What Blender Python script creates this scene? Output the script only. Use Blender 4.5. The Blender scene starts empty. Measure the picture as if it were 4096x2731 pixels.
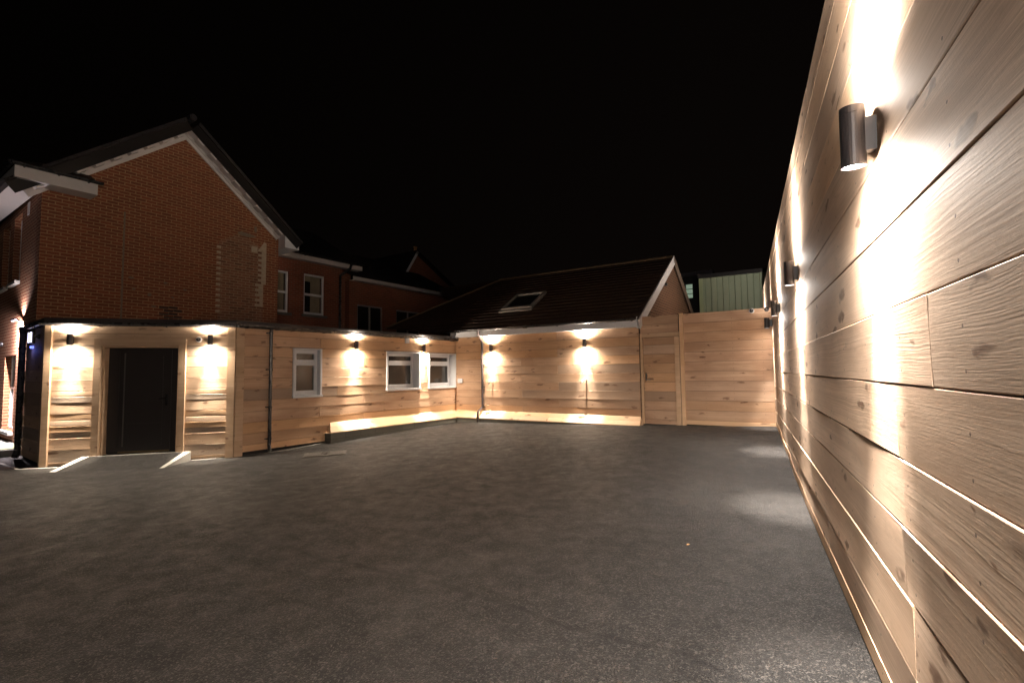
import bpy, math, random
from mathutils import Matrix, Vector
R = math.radians
random.seed(7)
S = bpy.context.scene
# ---------------------------------------------------------------- camera, world, exposure
FPX, CW, CH = 1950.0, 4096.0, 2731.0
CAMZ = 1.5
cd = bpy.data.cameras.new('camera'); cam = bpy.data.objects.new('camera', cd); S.collection.objects.link(cam)
cd.sensor_width = 36.0; cd.lens = FPX / CW * 36.0; cd.clip_end = 2000; cd.clip_start = 0.05
CM = Matrix.Translation((0, 0, CAMZ)) @ Matrix.Rotation(R(90) + math.atan(120.5 / FPX), 4, 'X') @ Matrix.Rotation(-0.0133, 4, 'Z')
cam.matrix_world = CM
S.camera = cam
S.render.resolution_x, S.render.resolution_y = 1024, 682
S.view_settings.view_transform = 'Standard'; S.view_settings.look = 'None'
S.view_settings.exposure = 0.0; S.view_settings.gamma = 1.0
W = bpy.data.worlds.new('World'); S.world = W; W.use_nodes = True
bg = W.node_tree.nodes['Background']; bg.inputs[0].default_value = (0.9, 0.62, 0.5, 1); bg.inputs[1].default_value = 0.0024
_t = W.node_tree; _tc = _t.nodes.new('ShaderNodeTexCoord'); _sx = _t.nodes.new('ShaderNodeSeparateXYZ'); _t.links.new(_tc.outputs['Generated'], _sx.inputs[0])
_m = _t.nodes.new('ShaderNodeMapRange'); _m.inputs[1].default_value = -.75; _m.inputs[2].default_value = .35; _m.inputs[3].default_value = .35; _m.inputs[4].default_value = 1.5; _t.links.new(_sx.outputs[0], _m.inputs[0])
_m2 = _t.nodes.new('ShaderNodeMapRange'); _m2.inputs[1].default_value = .0; _m2.inputs[2].default_value = .8; _m2.inputs[3].default_value = 1.35; _m2.inputs[4].default_value = .6; _t.links.new(_sx.outputs[2], _m2.inputs[0])
_m3 = _t.nodes.new('ShaderNodeMath'); _m3.operation = 'MULTIPLY'; _t.links.new(_m.outputs[0], _m3.inputs[0]); _t.links.new(_m2.outputs[0], _m3.inputs[1])
_m4 = _t.nodes.new('ShaderNodeMath'); _m4.operation = 'MULTIPLY'; _m4.inputs[1].default_value = .0017; _t.links.new(_m3.outputs[0], _m4.inputs[0]); _t.links.new(_m4.outputs[0], bg.inputs[1])
E_CORE, E_WIDE, E_SPILL, E_WASH = 640.0, 260.0, 420.0, 22.0
WARM = (1.0, 0.85, 0.68); NEUT = (1.0, 0.90, 0.81)
try:
    S.cycles.max_bounces = 8; S.cycles.diffuse_bounces = 5
except Exception: pass

# ---------------------------------------------------------------- frames
def frame(O, x, z=(0, 0, 1)):
    x = Vector(x).normalized(); z = Vector(z).normalized(); y = z.cross(x).normalized(); z = x.cross(y)
    m = Matrix((x, y, z)).transposed().to_4x4(); m.translation = Vector(O); return m
def ray(px, py): return (CM.to_3x3() @ Vector(((px - CW / 2) / FPX, -(py - CH / 2) / FPX, -1)))
def hit(F, px, py, off=0.0):               # the place on a wall/roof plane that a point of the survey photo lies on
    d = ray(px, py); o = Vector((0, 0, CAMZ)); Fi = F.inverted(); a = Fi @ o; b = Fi.to_3x3() @ d
    t = (off - a.y) / b.y; p = a + b * t; return p.x, p.z
def hu(F, px, py, off=0.0): return hit(F, px, py, off)[0]
def hz(F, px, py, off=0.0): return hit(F, px, py, off)[1]
def P2(a, b): return frame((a[0], a[1], 0), (b[0] - a[0], b[1] - a[1], 0))
def dist(a, b): return math.hypot(b[0] - a[0], b[1] - a[1])
A = (-8.61, 9.04); B = (-5.61, 9.87); C = (-1.78, 15.2); D = (5.64, 10.5); A2 = (-10.05, 10.1)
G1 = (-10.2, 10.4); G2 = (-7.18, 14.85)
RM = 0.478; RI = D[0] - RM * D[1]
def RX(y): return RI + RM * y
FA, FB, FC, FS = P2(A, B), P2(B, C), P2(C, D), P2(A2, A)
FAR_Y = 15.0
FR = P2((RX(FAR_Y), FAR_Y), (RX(0), 0))
LA, LB, LC, LS = dist(A, B), dist(B, C), dist(C, D), dist(A2, A)
FG = P2(G1, G2); LG = dist(G1, G2)
HS = (G1[0] - 1.38 * 6, G1[1] + 6); FH = P2(HS, G1); LH = dist(HS, G1)

# ---------------------------------------------------------------- ground height
ctrl = []
def line(a, b, za, zb, n=10):
    for i in range(n + 1):
        t = i / n; ctrl.append((a[0] + (b[0] - a[0]) * t, a[1] + (b[1] - a[1]) * t, za + (zb - za) * t))
line(A, B, -.13, -.14); line(B, C, -.14, .01, 14); 
BE = (3.3, 11.98)
line(C, BE, .01, .165, 12); line(BE, D, .165, .26, 6)
for y, z in ((10.5, .26), (9.8, .26), (8, .15), (6, .04), (5, .0), (4, -.01), (3, -.016), (2.3, -.02), (1, -.02), (-1, -.02), (-3, -.02)):
    ctrl.append((RX(y), y, z))
for p in ((-3, 4, -.03), (-6, 5, -.08), (-3, 1, -.03), (0, 7, .0), (-4, 8, -.09), (-9, 4, -.1), (-12, 10, -.12), (-20, 14, -.12), (-14, 2, -.1)): ctrl.append(p)
def gz(x, y):
    s = w = 0
    for a, b, z in ctrl:
        k = 1 / ((x - a) ** 2 + (y - b) ** 2 + .02) ** 1.6; s += k * z; w += k
    return s / w
def hitg(px, py, dz=0.0):
    d = ray(px, py); z = 0
    for i in range(12):
        t = (z + dz - CAMZ) / d.z; p = Vector((0, 0, CAMZ)) + d * t; z = gz(p.x, p.y)
    return p

# ---------------------------------------------------------------- mesh builder
class MB:
    def __init__(s): s.v = []; s.f = []; s.uv = []; s.tone = []; s.cur = (.5, .5, .5); s.sm = []
    def face(s, pts, uv=None, tone=None, smooth=False):
        n = len(s.v); s.v += [tuple(p) for p in pts]; s.f.append(list(range(n, n + len(pts))))
        if uv is None:
            a = Vector(pts[1]) - Vector(pts[0]); nn = a.cross(Vector(pts[2]) - Vector(pts[0]))
            ax = max(range(3), key=lambda i: abs(nn[i]))
            uv = [((p[1], p[2]) if ax == 0 else (p[0], p[2]) if ax == 1 else (p[0], p[1])) for p in pts]
        s.uv += list(uv); s.tone += [tone or s.cur] * len(pts); s.sm.append(smooth); return s
    def box(s, x0, x1, y0, y1, z0, z1, tone=None):
        x0, x1 = sorted((x0, x1)); y0, y1 = sorted((y0, y1)); z0, z1 = sorted((z0, z1))
        c = [(x, y, z) for x in (x0, x1) for y in (y0, y1) for z in (z0, z1)]
        for q in ((0, 1, 3, 2), (4, 6, 7, 5), (0, 4, 5, 1), (2, 3, 7, 6), (0, 2, 6, 4), (1, 5, 7, 3)):
            s.face([c[i] for i in q], tone=tone)
        return s
    def prism(s, poly, ax, a0, a1):      # polygon in the two other axes, extruded along ax
        def mk(p, a):
            q = list(p); q.insert(ax, a); return tuple(q)
        lo = [mk(p, a0) for p in poly]; hi = [mk(p, a1) for p in poly]
        s.face(lo[::-1]); s.face(hi)
        n = len(poly)
        for i in range(n):
            j = (i + 1) % n; L = math.dist(poly[i], poly[j])
            s.face([lo[i], lo[j], hi[j], hi[i]])
        return s
    def tube(s, pts, r, seg=12, cap=True):
        pts = [Vector(p) for p in pts]; rings = []
        up = None
        for i, p in enumerate(pts):
            t = ((pts[i + 1] - p) if i == 0 else (p - pts[i - 1]) if i == len(pts) - 1 else ((pts[i + 1] - p).normalized() + (p - pts[i - 1]).normalized())).normalized()
            if up is None: up = t.orthogonal().normalized()
            up = (up - t * up.dot(t)).normalized(); b = t.cross(up)
            rings.append([p + (up * math.cos(k * 2 * math.pi / seg) + b * math.sin(k * 2 * math.pi / seg)) * r for k in range(seg)])
        for i in range(len(rings) - 1):
            for k in range(seg):
                l = (k + 1) % seg
                s.face([rings[i][k], rings[i][l], rings[i + 1][l], rings[i + 1][k]], smooth=True)
        if cap: s.face(rings[0][::-1]); s.face(rings[-1])
        return s
    def lathe(s, prof, c=(0, 0, 0), axis=2, seg=28):
        rings = []
        for r, h in prof:
            ring = []
            for k in range(seg):
                a = k * 2 * math.pi / seg; p = [r * math.cos(a), r * math.sin(a)]; p.insert(axis, h)
                ring.append(tuple(p[i] + c[i] for i in range(3)))
            rings.append(ring)
        for i in range(len(rings) - 1):
            for k in range(seg):
                l = (k + 1) % seg
                s.face([rings[i][k], rings[i][l], rings[i + 1][l], rings[i + 1][k]], smooth=True)
        return s
    def half(s, x0, x1, y, z, r, seg=10):   # half-round gutter along x with thickness
        for rr, fl in ((r, 1), (r * .88, -1)):
            for k in range(seg):
                a, b = math.pi + k * math.pi / seg, math.pi + (k + 1) * math.pi / seg
                q = [(x0, y + rr * math.cos(a), z + rr * math.sin(a)), (x1, y + rr * math.cos(a), z + rr * math.sin(a)),
                     (x1, y + rr * math.cos(b), z + rr * math.sin(b)), (x0, y + rr * math.cos(b), z + rr * math.sin(b))]
                s.face(q if fl > 0 else q[::-1], smooth=True)
        for x in (x0, x1): s.face([(x, y + r * math.cos(math.pi + k * math.pi / seg), z + r * math.sin(math.pi + k * math.pi / seg)) for k in range(seg + 1)])
        for sg in (-1, 1): s.box(x0, x1, y + sg * r * .86, y + sg * r * 1.04, z - .002, z + .006)
        return s
    def build(s, name, mat, parent=None, F=None):
        me = bpy.data.meshes.new(name); me.from_pydata(s.v, [], s.f); me.update()
        uvl = me.uv_layers.new(name='UVMap'); uvl.data.foreach_set('uv', [c for p in s.uv for c in p])
        at = me.color_attributes.new('tone', 'FLOAT_COLOR', 'CORNER')
        at.data.foreach_set('color', [c for p in s.tone for c in (p[0], p[1], p[2], 1)])
        me.polygons.foreach_set('use_smooth', s.sm)
        me.materials.append(mat)
        return link(bpy.data.objects.new(name, me), parent, F)
WM = {}
def link(o, parent=None, F=None):
    S.collection.objects.link(o); F = F.copy() if F is not None else (WM[parent.name].copy() if parent else Matrix.Identity(4))
    WM[o.name] = F
    if parent: o.parent = parent; o.matrix_basis = WM[parent.name].inverted() @ F
    else: o.matrix_basis = F
    return o
def tag(o, label=None, cat=None, group=None, kind=None):
    for k, v in (('label', label), ('category', cat), ('group', group), ('kind', kind)):
        if v: o[k] = v
    return o
def thing(name, F, label, cat, group=None): return tag(link(bpy.data.objects.new(name, None), None, F), label, cat, group)

# ---------------------------------------------------------------- materials
def nt(name):
    m = bpy.data.materials.new(name); m.use_nodes = True; t = m.node_tree
    return m, t, t.nodes['Principled BSDF']
def N(t, typ, **kw):
    n = t.nodes.new(typ)
    for k, v in kw.items():
        if k.startswith('i_'): n.inputs[k[2:].replace('_', ' ')].default_value = v
        else: setattr(n, k, v)
    return n
def L(t, a, b): t.links.new(a, b)
def math_(t, op, a, b=None, c=None):
    n = t.nodes.new('ShaderNodeMath'); n.operation = op
    for i, x in enumerate((a, b, c)):
        if x is None: continue
        if isinstance(x, (int, float)): n.inputs[i].default_value = x
        else: t.links.new(x, n.inputs[i])
    return n.outputs[0]
def ramp(t, fac, stops):
    n = t.nodes.new('ShaderNodeValToRGB'); e = n.color_ramp.elements
    while len(e) < len(stops): e.new(0.5)
    for i, (p, c) in enumerate(stops): e[i].position = p; e[i].color = c if len(c) == 4 else (*c, 1)
    L(t, fac, n.inputs[0]); return n.outputs[0]
def mix(t, fac, a, b, mode='MIX'):
    n = t.nodes.new('ShaderNodeMix'); n.data_type = 'RGBA'; n.blend_type = mode
    for s, x in ((0, fac), (6, a), (7, b)):
        if isinstance(x, (int, float)): n.inputs[s].default_value = x
        elif isinstance(x, tuple): n.inputs[s].default_value = (*x, 1) if len(x) == 3 else x
        else: L(t, x, n.inputs[s])
    return n.outputs[2]
def comb(t, x, y, z=0.0):
    n = t.nodes.new('ShaderNodeCombineXYZ')
    for i, v in enumerate((x, y, z)):
        if isinstance(v, (int, float)): n.inputs[i].default_value = v
        else: L(t, v, n.inputs[i])
    return n.outputs[0]
def noise(t, vec, scale, detail=4, rough=.55, dist_=0):
    n = N(t, 'ShaderNodeTexNoise'); n.inputs['Scale'].default_value = scale; n.inputs['Detail'].default_value = detail
    n.inputs['Roughness'].default_value = rough; n.inputs['Distortion'].default_value = dist_; L(t, vec, n.inputs['Vector']); return n.outputs['Fac']
def bump(t, h, strength, d, prev=None):
    n = N(t, 'ShaderNodeBump'); n.inputs['Strength'].default_value = strength; n.inputs['Distance'].default_value = d
    L(t, h, n.inputs['Height']);
    if prev is not None: L(t, prev, n.inputs['Normal'])
    return n.outputs[0]
def wood(name, light, dark, knot, grey, bscale=1.0, sat=1.0, saw=.5, rings=420.0, kthr=.45):
    m, t, p = nt(name)
    uv = N(t, 'ShaderNodeUVMap', uv_map='UVMap').outputs[0]; at = N(t, 'ShaderNodeAttribute', attribute_name='tone')
    sx = N(t, 'ShaderNodeSeparateXYZ'); L(t, uv, sx.inputs[0]); sc = N(t, 'ShaderNodeSeparateColor'); L(t, at.outputs['Color'], sc.inputs[0])
    u = sx.outputs[0]; v = sx.outputs[1]; r, g, b = sc.outputs[0], sc.outputs[1], sc.outputs[2]
    uu = math_(t, 'ADD', u, math_(t, 'MULTIPLY', r, 37.0)); vv = math_(t, 'ADD', v, math_(t, 'MULTIPLY', g, 11.0)); ww = math_(t, 'MULTIPLY', b, 9.0)
    # knots
    kv = comb(t, math_(t, 'MULTIPLY', uu, 3.2), math_(t, 'MULTIPLY', vv, 7.5), ww)
    wob = noise(t, kv, 2.0, 2)
    vo = N(t, 'ShaderNodeTexVoronoi', feature='F1'); vo.inputs['Scale'].default_value = 1.0; vo.inputs['Randomness'].default_value = 1.0
    kv2 = N(t, 'ShaderNodeVectorMath', operation='ADD'); L(t, kv, kv2.inputs[0]); L(t, comb(t, wob, math_(t, 'MULTIPLY', wob, .6)), kv2.inputs[1]); L(t, kv2.outputs[0], vo.inputs['Vector'])
    sep = N(t, 'ShaderNodeSeparateColor'); L(t, vo.outputs['Color'], sep.inputs[0])
    has = math_(t, 'GREATER_THAN', sep.outputs[0], kthr); size = math_(t, 'MULTIPLY_ADD', sep.outputs[1], .17, .05)
    kd = math_(t, 'DIVIDE', vo.outputs['Distance'], size)
    kn = math_(t, 'MULTIPLY', has, ramp(t, math_(t, 'MULTIPLY', kd, .5), [(0, (1, 1, 1)), (.45, (.75, .75, .75)), (.75, (0, 0, 0))]))
    halo = math_(t, 'MULTIPLY', has, math_(t, 'POWER', 2.718, math_(t, 'MULTIPLY', kd, -.45)))
    # grain: stretched bands bending round the knots
    bend = noise(t, comb(t, math_(t, 'MULTIPLY', uu, .75), math_(t, 'MULTIPLY', vv, 3.5), ww), 1.0, 3, .5)
    line_ = math_(t, 'ADD', math_(t, 'MULTIPLY', vv, rings), math_(t, 'MULTIPLY', bend, rings * .11))
    line_ = math_(t, 'ADD', line_, math_(t, 'MULTIPLY', halo, 5.0))
    ring = noise(t, comb(t, math_(t, 'MULTIPLY', uu, .4), math_(t, 'MULTIPLY', line_, .28), ww), 1.0, 2, .6)
    ring = ramp(t, ring, [(.32, (0, 0, 0)), (.66, (1, 1, 1))])
    patch = ramp(t, noise(t, comb(t, math_(t, 'MULTIPLY', uu, 1.1), math_(t, 'MULTIPLY', vv, 4.0), math_(t, 'ADD', ww, 3.0)), 1.0, 2, .5), [(.4, (.15, .15, .15)), (.62, (1, 1, 1))])
    fine = noise(t, comb(t, math_(t, 'MULTIPLY', uu, 7.0), math_(t, 'MULTIPLY', vv, 260.0), ww), 1.0, 3, .6)
    blotch = noise(t, comb(t, math_(t, 'MULTIPLY', uu, 1.3), math_(t, 'MULTIPLY', vv, 5.0), ww), 1.0, 5, .62)
    speck = noise(t, comb(t, math_(t, 'MULTIPLY', uu, 40.0), math_(t, 'MULTIPLY', vv, 120.0), ww), 1.0, 2, .5)
    g1 = math_(t, 'ADD', math_(t, 'MULTIPLY', math_(t, 'MULTIPLY', ring, patch), .55), math_(t, 'ADD', math_(t, 'MULTIPLY', fine, .35), math_(t, 'MULTIPLY', blotch, .55)))
    col = mix(t, ramp(t, g1, [(.34, (0, 0, 0)), (.95, (1, 1, 1))]), tuple(dark), tuple(light))
    # per board tone: brightness, grey weathering, orange
    col = mix(t, math_(t, 'MULTIPLY', ramp(t, r, [(.55, (0, 0, 0)), (.95, (1, 1, 1))]), .72), col, tuple(grey))
    col = mix(t, math_(t, 'MULTIPLY', ramp(t, g, [(.45, (0, 0, 0)), (.95, (1, 1, 1))]), .8), col, mix(t, .5, col, (light[0] * 1.1, light[1] * .88, light[2] * .55)))
    val = N(t, 'ShaderNodeHueSaturation'); L(t, col, val.inputs['Color']); L(t, math_(t, 'MULTIPLY_ADD', b, .55, .68), val.inputs['Value']); val.inputs['Saturation'].default_value = sat
    stain = noise(t, comb(t, math_(t, 'MULTIPLY', uu, 3.0), math_(t, 'MULTIPLY', vv, 9.0), math_(t, 'ADD', ww, 5.0)), 1.0, 5, .7)
    c2 = mix(t, math_(t, 'MULTIPLY', ramp(t, stain, [(.58, (0, 0, 0)), (.72, (1, 1, 1))]), .32), val.outputs[0], (dark[0] * .6, dark[1] * .55, dark[2] * .5))
    c3 = mix(t, math_(t, 'MULTIPLY', kn, .88), c2, tuple(knot))
    # nail heads: two across the board every 0.6 m
    nu = math_(t, 'MULTIPLY', math_(t, 'SUBTRACT', math_(t, 'FRACT', math_(t, 'DIVIDE', math_(t, 'ADD', u, .13), .6)), .5), .6)
    nv = math_(t, 'SUBTRACT', math_(t, 'ABSOLUTE', math_(t, 'SUBTRACT', v, .115)), .062)
    nd = math_(t, 'SQRT', math_(t, 'ADD', math_(t, 'MULTIPLY', nu, nu), math_(t, 'MULTIPLY', nv, nv)))
    nail = math_(t, 'LESS_THAN', nd, .0058)
    c4 = mix(t, math_(t, 'MULTIPLY', nail, .75), c3, (.05, .035, .03))
    L(t, c4, p.inputs['Base Color']); p.inputs['Roughness'].default_value = .72; p.inputs['Specular IOR Level'].default_value = .35
    # diagonal saw marks
    sw = noise(t, comb(t, math_(t, 'ADD', math_(t, 'MULTIPLY', uu, 150.0), math_(t, 'MULTIPLY', vv, 70.0)), math_(t, 'MULTIPLY', vv, 5.0), ww), 1.0, 2, .5)
    h = math_(t, 'ADD', math_(t, 'MULTIPLY', math_(t, 'MULTIPLY', ring, patch), .55), math_(t, 'ADD', math_(t, 'MULTIPLY', fine, .9), math_(t, 'MULTIPLY', sw, saw)))
    h = math_(t, 'SUBTRACT', math_(t, 'ADD', h, math_(t, 'MULTIPLY', speck, .4)), math_(t, 'MULTIPLY', kn, -.5))
    h = math_(t, 'SUBTRACT', h, math_(t, 'MULTIPLY', nail, 2.0))
    n1 = bump(t, h, 1.0, .0013 * bscale); n2 = bump(t, blotch, 1.0, .0014 * bscale, n1)
    L(t, n2, p.inputs['Normal'])
    return m
M = {}
M['wood'] = wood('larch boards', (.69, .475, .32), (.44, .27, .17), (.13, .06, .035), (.40, .315, .25), .5)
M['wood_rough'] = wood('rough sawn boards', (.54, .38, .25), (.32, .21, .13), (.11, .06, .035), (.32, .27, .22), 1.6, .95, 1.0)
M['wood_pale'] = wood('weathered pale boards', (.80, .60, .445), (.54, .375, .255), (.14, .07, .04), (.56, .45, .36), .42, 1.0, .5, 480.0, .3)
M['trim'] = wood('planed trim', (.66, .47, .32), (.50, .34, .21), (.2, .1, .06), (.45, .36, .28), .5)

def plain(name, col, rough=.5, metal=0, spec=.5, var=0.0, scale=8, bumpd=0):
    m, t, p = nt(name); p.inputs['Roughness'].default_value = rough; p.inputs['Metallic'].default_value = metal; p.inputs['Specular IOR Level'].default_value = spec
    tc = N(t, 'ShaderNodeTexCoord').outputs['Object']
    n = noise(t, tc, scale, 5, .6)
    k = max(var, .08)
    L(t, mix(t, n, tuple(c * (1 - k) for c in col), tuple(min(1, c * (1 + k)) for c in col)), p.inputs['Base Color'])
    L(t, math_(t, 'MULTIPLY_ADD', n, .2, rough - .1), p.inputs['Roughness'])
    if bumpd: L(t, bump(t, noise(t, tc, scale * 12, 3), 1.0, bumpd), p.inputs['Normal'])
    return m
M['upvc'] = plain('white plastic', (.72, .72, .74), .35, var=.04)
M['black'] = plain('black plastic', (.018, .017, .018), .28, spec=.55)
M['felt'] = plain('roof felt', (.035, .03, .03), .85, var=.4, scale=14, bumpd=.003)
M['lampbody'] = plain('dark grey powder coat', (.045, .042, .045), .42, .2, var=.12, scale=30)
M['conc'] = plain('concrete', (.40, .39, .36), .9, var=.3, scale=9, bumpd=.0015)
M['conc_dark'] = plain('damp concrete', (.14, .14, .125), .9, var=.4, scale=9, bumpd=.002)
M['door'] = plain('anthracite door', (.020, .018, .018), .36, var=.1, scale=20)
M['steel'] = plain('steel', (.5, .5, .5), .3, 1.0)
M['barge'] = plain('black stained board', (.012, .010, .010), .45, var=.3)
M['soff'] = plain('off white soffit', (.66, .62, .60), .55, var=.1)
M['curtain'] = plain('curtain', (.42, .35, .24), .9, var=.25, scale=3)
M['dark'] = plain('dark interior', (.012, .010, .009), .9)
M['room'] = plain('dim room', (.05, .035, .025), .9, var=.6, scale=2)
M['leaf'] = plain('dry leaf', (.55, .28, .08), .7, var=.4, scale=40)
M['moss'] = plain('mossy slab', (.22, .23, .12), .95, var=.4, scale=20, bumpd=.004)
M['cream'] = plain('old plaster', (.44, .37, .28), .9, var=.4, scale=10)
M['mortar'] = plain('mortar smear', (.20, .16, .12), .9, var=.4, scale=14)
def glass(name, col, rough=.04):
    m, t, p = nt(name); p.inputs['Base Color'].default_value = (*col, 1); p.inputs['Roughness'].default_value = rough; p.inputs['Specular IOR Level'].default_value = .8
    return m
M['glass'] = glass('obscured glass', (.022, .020, .018), .14)
m, t, p = nt('clear dark pane'); gl = N(t, 'ShaderNodeBsdfGlossy'); gl.inputs['Roughness'].default_value = .03; gl.inputs['Color'].default_value = (.8, .8, .8, 1)
tr = N(t, 'ShaderNodeBsdfTransparent'); fr = N(t, 'ShaderNodeFresnel'); mx = N(t, 'ShaderNodeMixShader'); L(t, fr.outputs[0], mx.inputs[0]); L(t, tr.outputs[0], mx.inputs[1]); L(t, gl.outputs[0], mx.inputs[2]); L(t, mx.outputs[0], t.nodes['Material Output'].inputs[0]); M['pane'] = m
def emit(name, col, s):
    m, t, p = nt(name); p.inputs['Base Color'].default_value = (.9, .9, .9, 1); p.inputs['Emission Color'].default_value = (*col, 1); p.inputs['Emission Strength'].default_value = s; return m
M['lens'] = emit('lit lamp lens', (1, .9, .78), 40.0); M['blue'] = emit('blue beacon', (.12, .18, 1), 2.2)
M['bluew'] = emit('beacon tube', (.75, .72, 1), 3.0); M['litwin'] = emit('lit window', (.30, .42, .30), .55)

def brick(name, c1, c2, mort, w=.225, h=.075, blot=.5, bmp=.004, msz=.009):
    m, t, p = nt(name); uv = N(t, 'ShaderNodeUVMap', uv_map='UVMap').outputs[0]
    b = N(t, 'ShaderNodeTexBrick'); b.offset = .5; b.inputs['Scale'].default_value = 1.0; b.inputs['Brick Width'].default_value = w; b.inputs['Row Height'].default_value = h
    b.inputs['Mortar Size'].default_value = msz; b.inputs['Mortar Smooth'].default_value = .15; b.inputs['Bias'].default_value = -.1
    wv = noise(t, uv, 25, 2); wn = N(t, 'ShaderNodeVectorMath', operation='ADD'); L(t, uv, wn.inputs[0]); L(t, comb(t, math_(t, 'MULTIPLY', wv, .004), math_(t, 'MULTIPLY', wv, .005)), wn.inputs[1]); L(t, wn.outputs[0], b.inputs['Vector'])
    b.inputs['Color1'].default_value = (*c1, 1); b.inputs['Color2'].default_value = (*c2, 1); b.inputs['Mortar'].default_value = (*mort, 1)
    n = noise(t, uv, 1.1, 6, .65); n2 = noise(t, uv, 60, 3)
    c = mix(t, math_(t, 'MULTIPLY', n, blot), b.outputs['Color'], tuple(x * .45 for x in c1))
    c = mix(t, math_(t, 'MULTIPLY', ramp(t, noise(t, uv, 5, 6, .7), [(.58, (0, 0, 0)), (.70, (1, 1, 1))]), .28 * blot), c, tuple(mort))
    c = mix(t, .3, c, ramp(t, n2, [(.3, (0, 0, 0)), (.7, (1, 1, 1))]), 'SOFT_LIGHT')
    L(t, c, p.inputs['Base Color']); p.inputs['Roughness'].default_value = .88; p.inputs['Specular IOR Level'].default_value = .25
    hh = math_(t, 'ADD', math_(t, 'SUBTRACT', 1.0, b.outputs['Fac']), math_(t, 'MULTIPLY', n2, .35))
    L(t, bump(t, hh, 1.0, bmp), p.inputs['Normal']); return m
M['brick'] = brick('red brick', (.285, .092, .044), (.18, .06, .032), (.44, .29, .165), msz=.011)
M['brick_old'] = brick('rough reused brick', (.34, .15, .085), (.13, .065, .042), (.46, .34, .23), .22, .075, .8, .006, .013)
M['brick_far'] = brick('far red brick', (.30, .085, .045), (.20, .06, .035), (.30, .20, .14))
M['tile'] = brick('roof tiles', (.070, .036, .024), (.05, .029, .022), (.03, .02, .016), .27, .19, .5, .012, .012)
M['slate'] = brick('dark slates', (.034, .03, .032), (.026, .023, .025), (.014, .013, .013), .3, .2, .4, .01, .008)
M['ridge'] = plain('mossy ridge tiles', (.13, .085, .045), .9, var=.5, scale=6, bumpd=.004)
M['plinth'] = brick('concrete plinth blocks', (.17, .165, .14), (.14, .14, .12), (.08, .08, .07), .44, .3, .4, .003, .005)

m, t, p = nt('tarmac')
oc = N(t, 'ShaderNodeTexCoord').outputs['Object']
v1 = N(t, 'ShaderNodeTexVoronoi', feature='F1'); v1.inputs['Scale'].default_value = 120; L(t, oc, v1.inputs['Vector'])
v2 = N(t, 'ShaderNodeTexVoronoi', feature='F1'); v2.inputs['Scale'].default_value = 210; L(t, oc, v2.inputs['Vector'])
big = noise(t, oc, .45, 5, .6, .6); mid = noise(t, oc, 1.7, 8, .74, .2); fn = noise(t, oc, 45, 4, .65)
sp = N(t, 'ShaderNodeSeparateColor'); L(t, v1.outputs['Color'], sp.inputs[0])
base = mix(t, ramp(t, big, [(.35, (0, 0, 0)), (.68, (1, 1, 1))]), (.0095, .0092, .009), (.019, .0178, .017))
base = mix(t, math_(t, 'MULTIPLY', ramp(t, mid, [(.50, (0, 0, 0)), (.70, (1, 1, 1))]), .65), base, (.042, .038, .035))
base = mix(t, math_(t, 'MULTIPLY', ramp(t, sp.outputs[0], [(.72, (0, 0, 0)), (.92, (1, 1, 1))]), .8), base, (.11, .10, .09))
base = mix(t, math_(t, 'MULTIPLY', ramp(t, fn, [(.35, (1, 1, 1)), (.55, (0, 0, 0))]), .6), base, (.009, .0085, .0085))
P0, P1 = hitg(190, 1925), hitg(1800, 2360); so_ = N(t, 'ShaderNodeSeparateXYZ'); L(t, oc, so_.inputs[0])
dx_, dy_ = (P1 - P0).x, (P1 - P0).y; ll_ = math.hypot(dx_, dy_); dx_ /= ll_; dy_ /= ll_
sd = math_(t, 'ADD', math_(t, 'ADD', math_(t, 'MULTIPLY', so_.outputs[0], -dy_), math_(t, 'MULTIPLY', so_.outputs[1], dx_)), dy_ * P0.x - dx_ * P0.y)
sd = math_(t, 'ABSOLUTE', math_(t, 'ADD', sd, math_(t, 'MULTIPLY_ADD', noise(t, oc, .9, 4, .6), .5, -.25)))
seam = ramp(t, math_(t, 'MULTIPLY', sd, 10.0), [(.10, (1, 1, 1)), (.32, (0, 0, 0))])
base = mix(t, math_(t, 'MULTIPLY', seam, .85), base, (.010, .009, .009))
worn = noise(t, oc, .55, 7, .68, .8)
base = mix(t, math_(t, 'MULTIPLY', ramp(t, worn, [(.50, (0, 0, 0)), (.62, (1, 1, 1))]), .55), base, mix(t, .5, base, (.075, .070, .064)))
oil = noise(t, oc, 1.1, 3, .5, 1.5)
base = mix(t, math_(t, 'MULTIPLY', ramp(t, oil, [(.56, (0, 0, 0)), (.80, (1, 1, 1))]), .35), base, (.012, .011, .011))
L(t, base, p.inputs['Base Color']); p.inputs['Specular IOR Level'].default_value = .32
L(t, math_(t, 'ADD', ramp(t, noise(t, oc, 4.5, 7, .7, .2), [(.36, (.62, .62, .62)), (.66, (.38, .38, .38))]), math_(t, 'MULTIPLY', fn, .15)), p.inputs['Roughness'])
hh = math_(t, 'SUBTRACT', 1.0, math_(t, 'MULTIPLY', v1.outputs['Distance'], 1.2)); hh = math_(t, 'ADD', hh, math_(t, 'MULTIPLY', v2.outputs['Distance'], -.4)); hh = math_(t, 'ADD', hh, math_(t, 'MULTIPLY', fn, .6))
L(t, bump(t, hh, 1.0, .011, bump(t, fn, .7, .009)), p.inputs['Normal']); M['tarmac'] = m
m, t, p = nt('green profiled steel'); p.inputs['Base Color'].default_value = (.20, .25, .15, 1); p.inputs['Roughness'].default_value = .5
tc = N(t, 'ShaderNodeTexCoord').outputs['Object']; L(t, mix(t, noise(t, tc, 1.5, 5), (.20, .235, .155), (.30, .34, .24)), p.inputs['Base Color']); M['green'] = m

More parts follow.
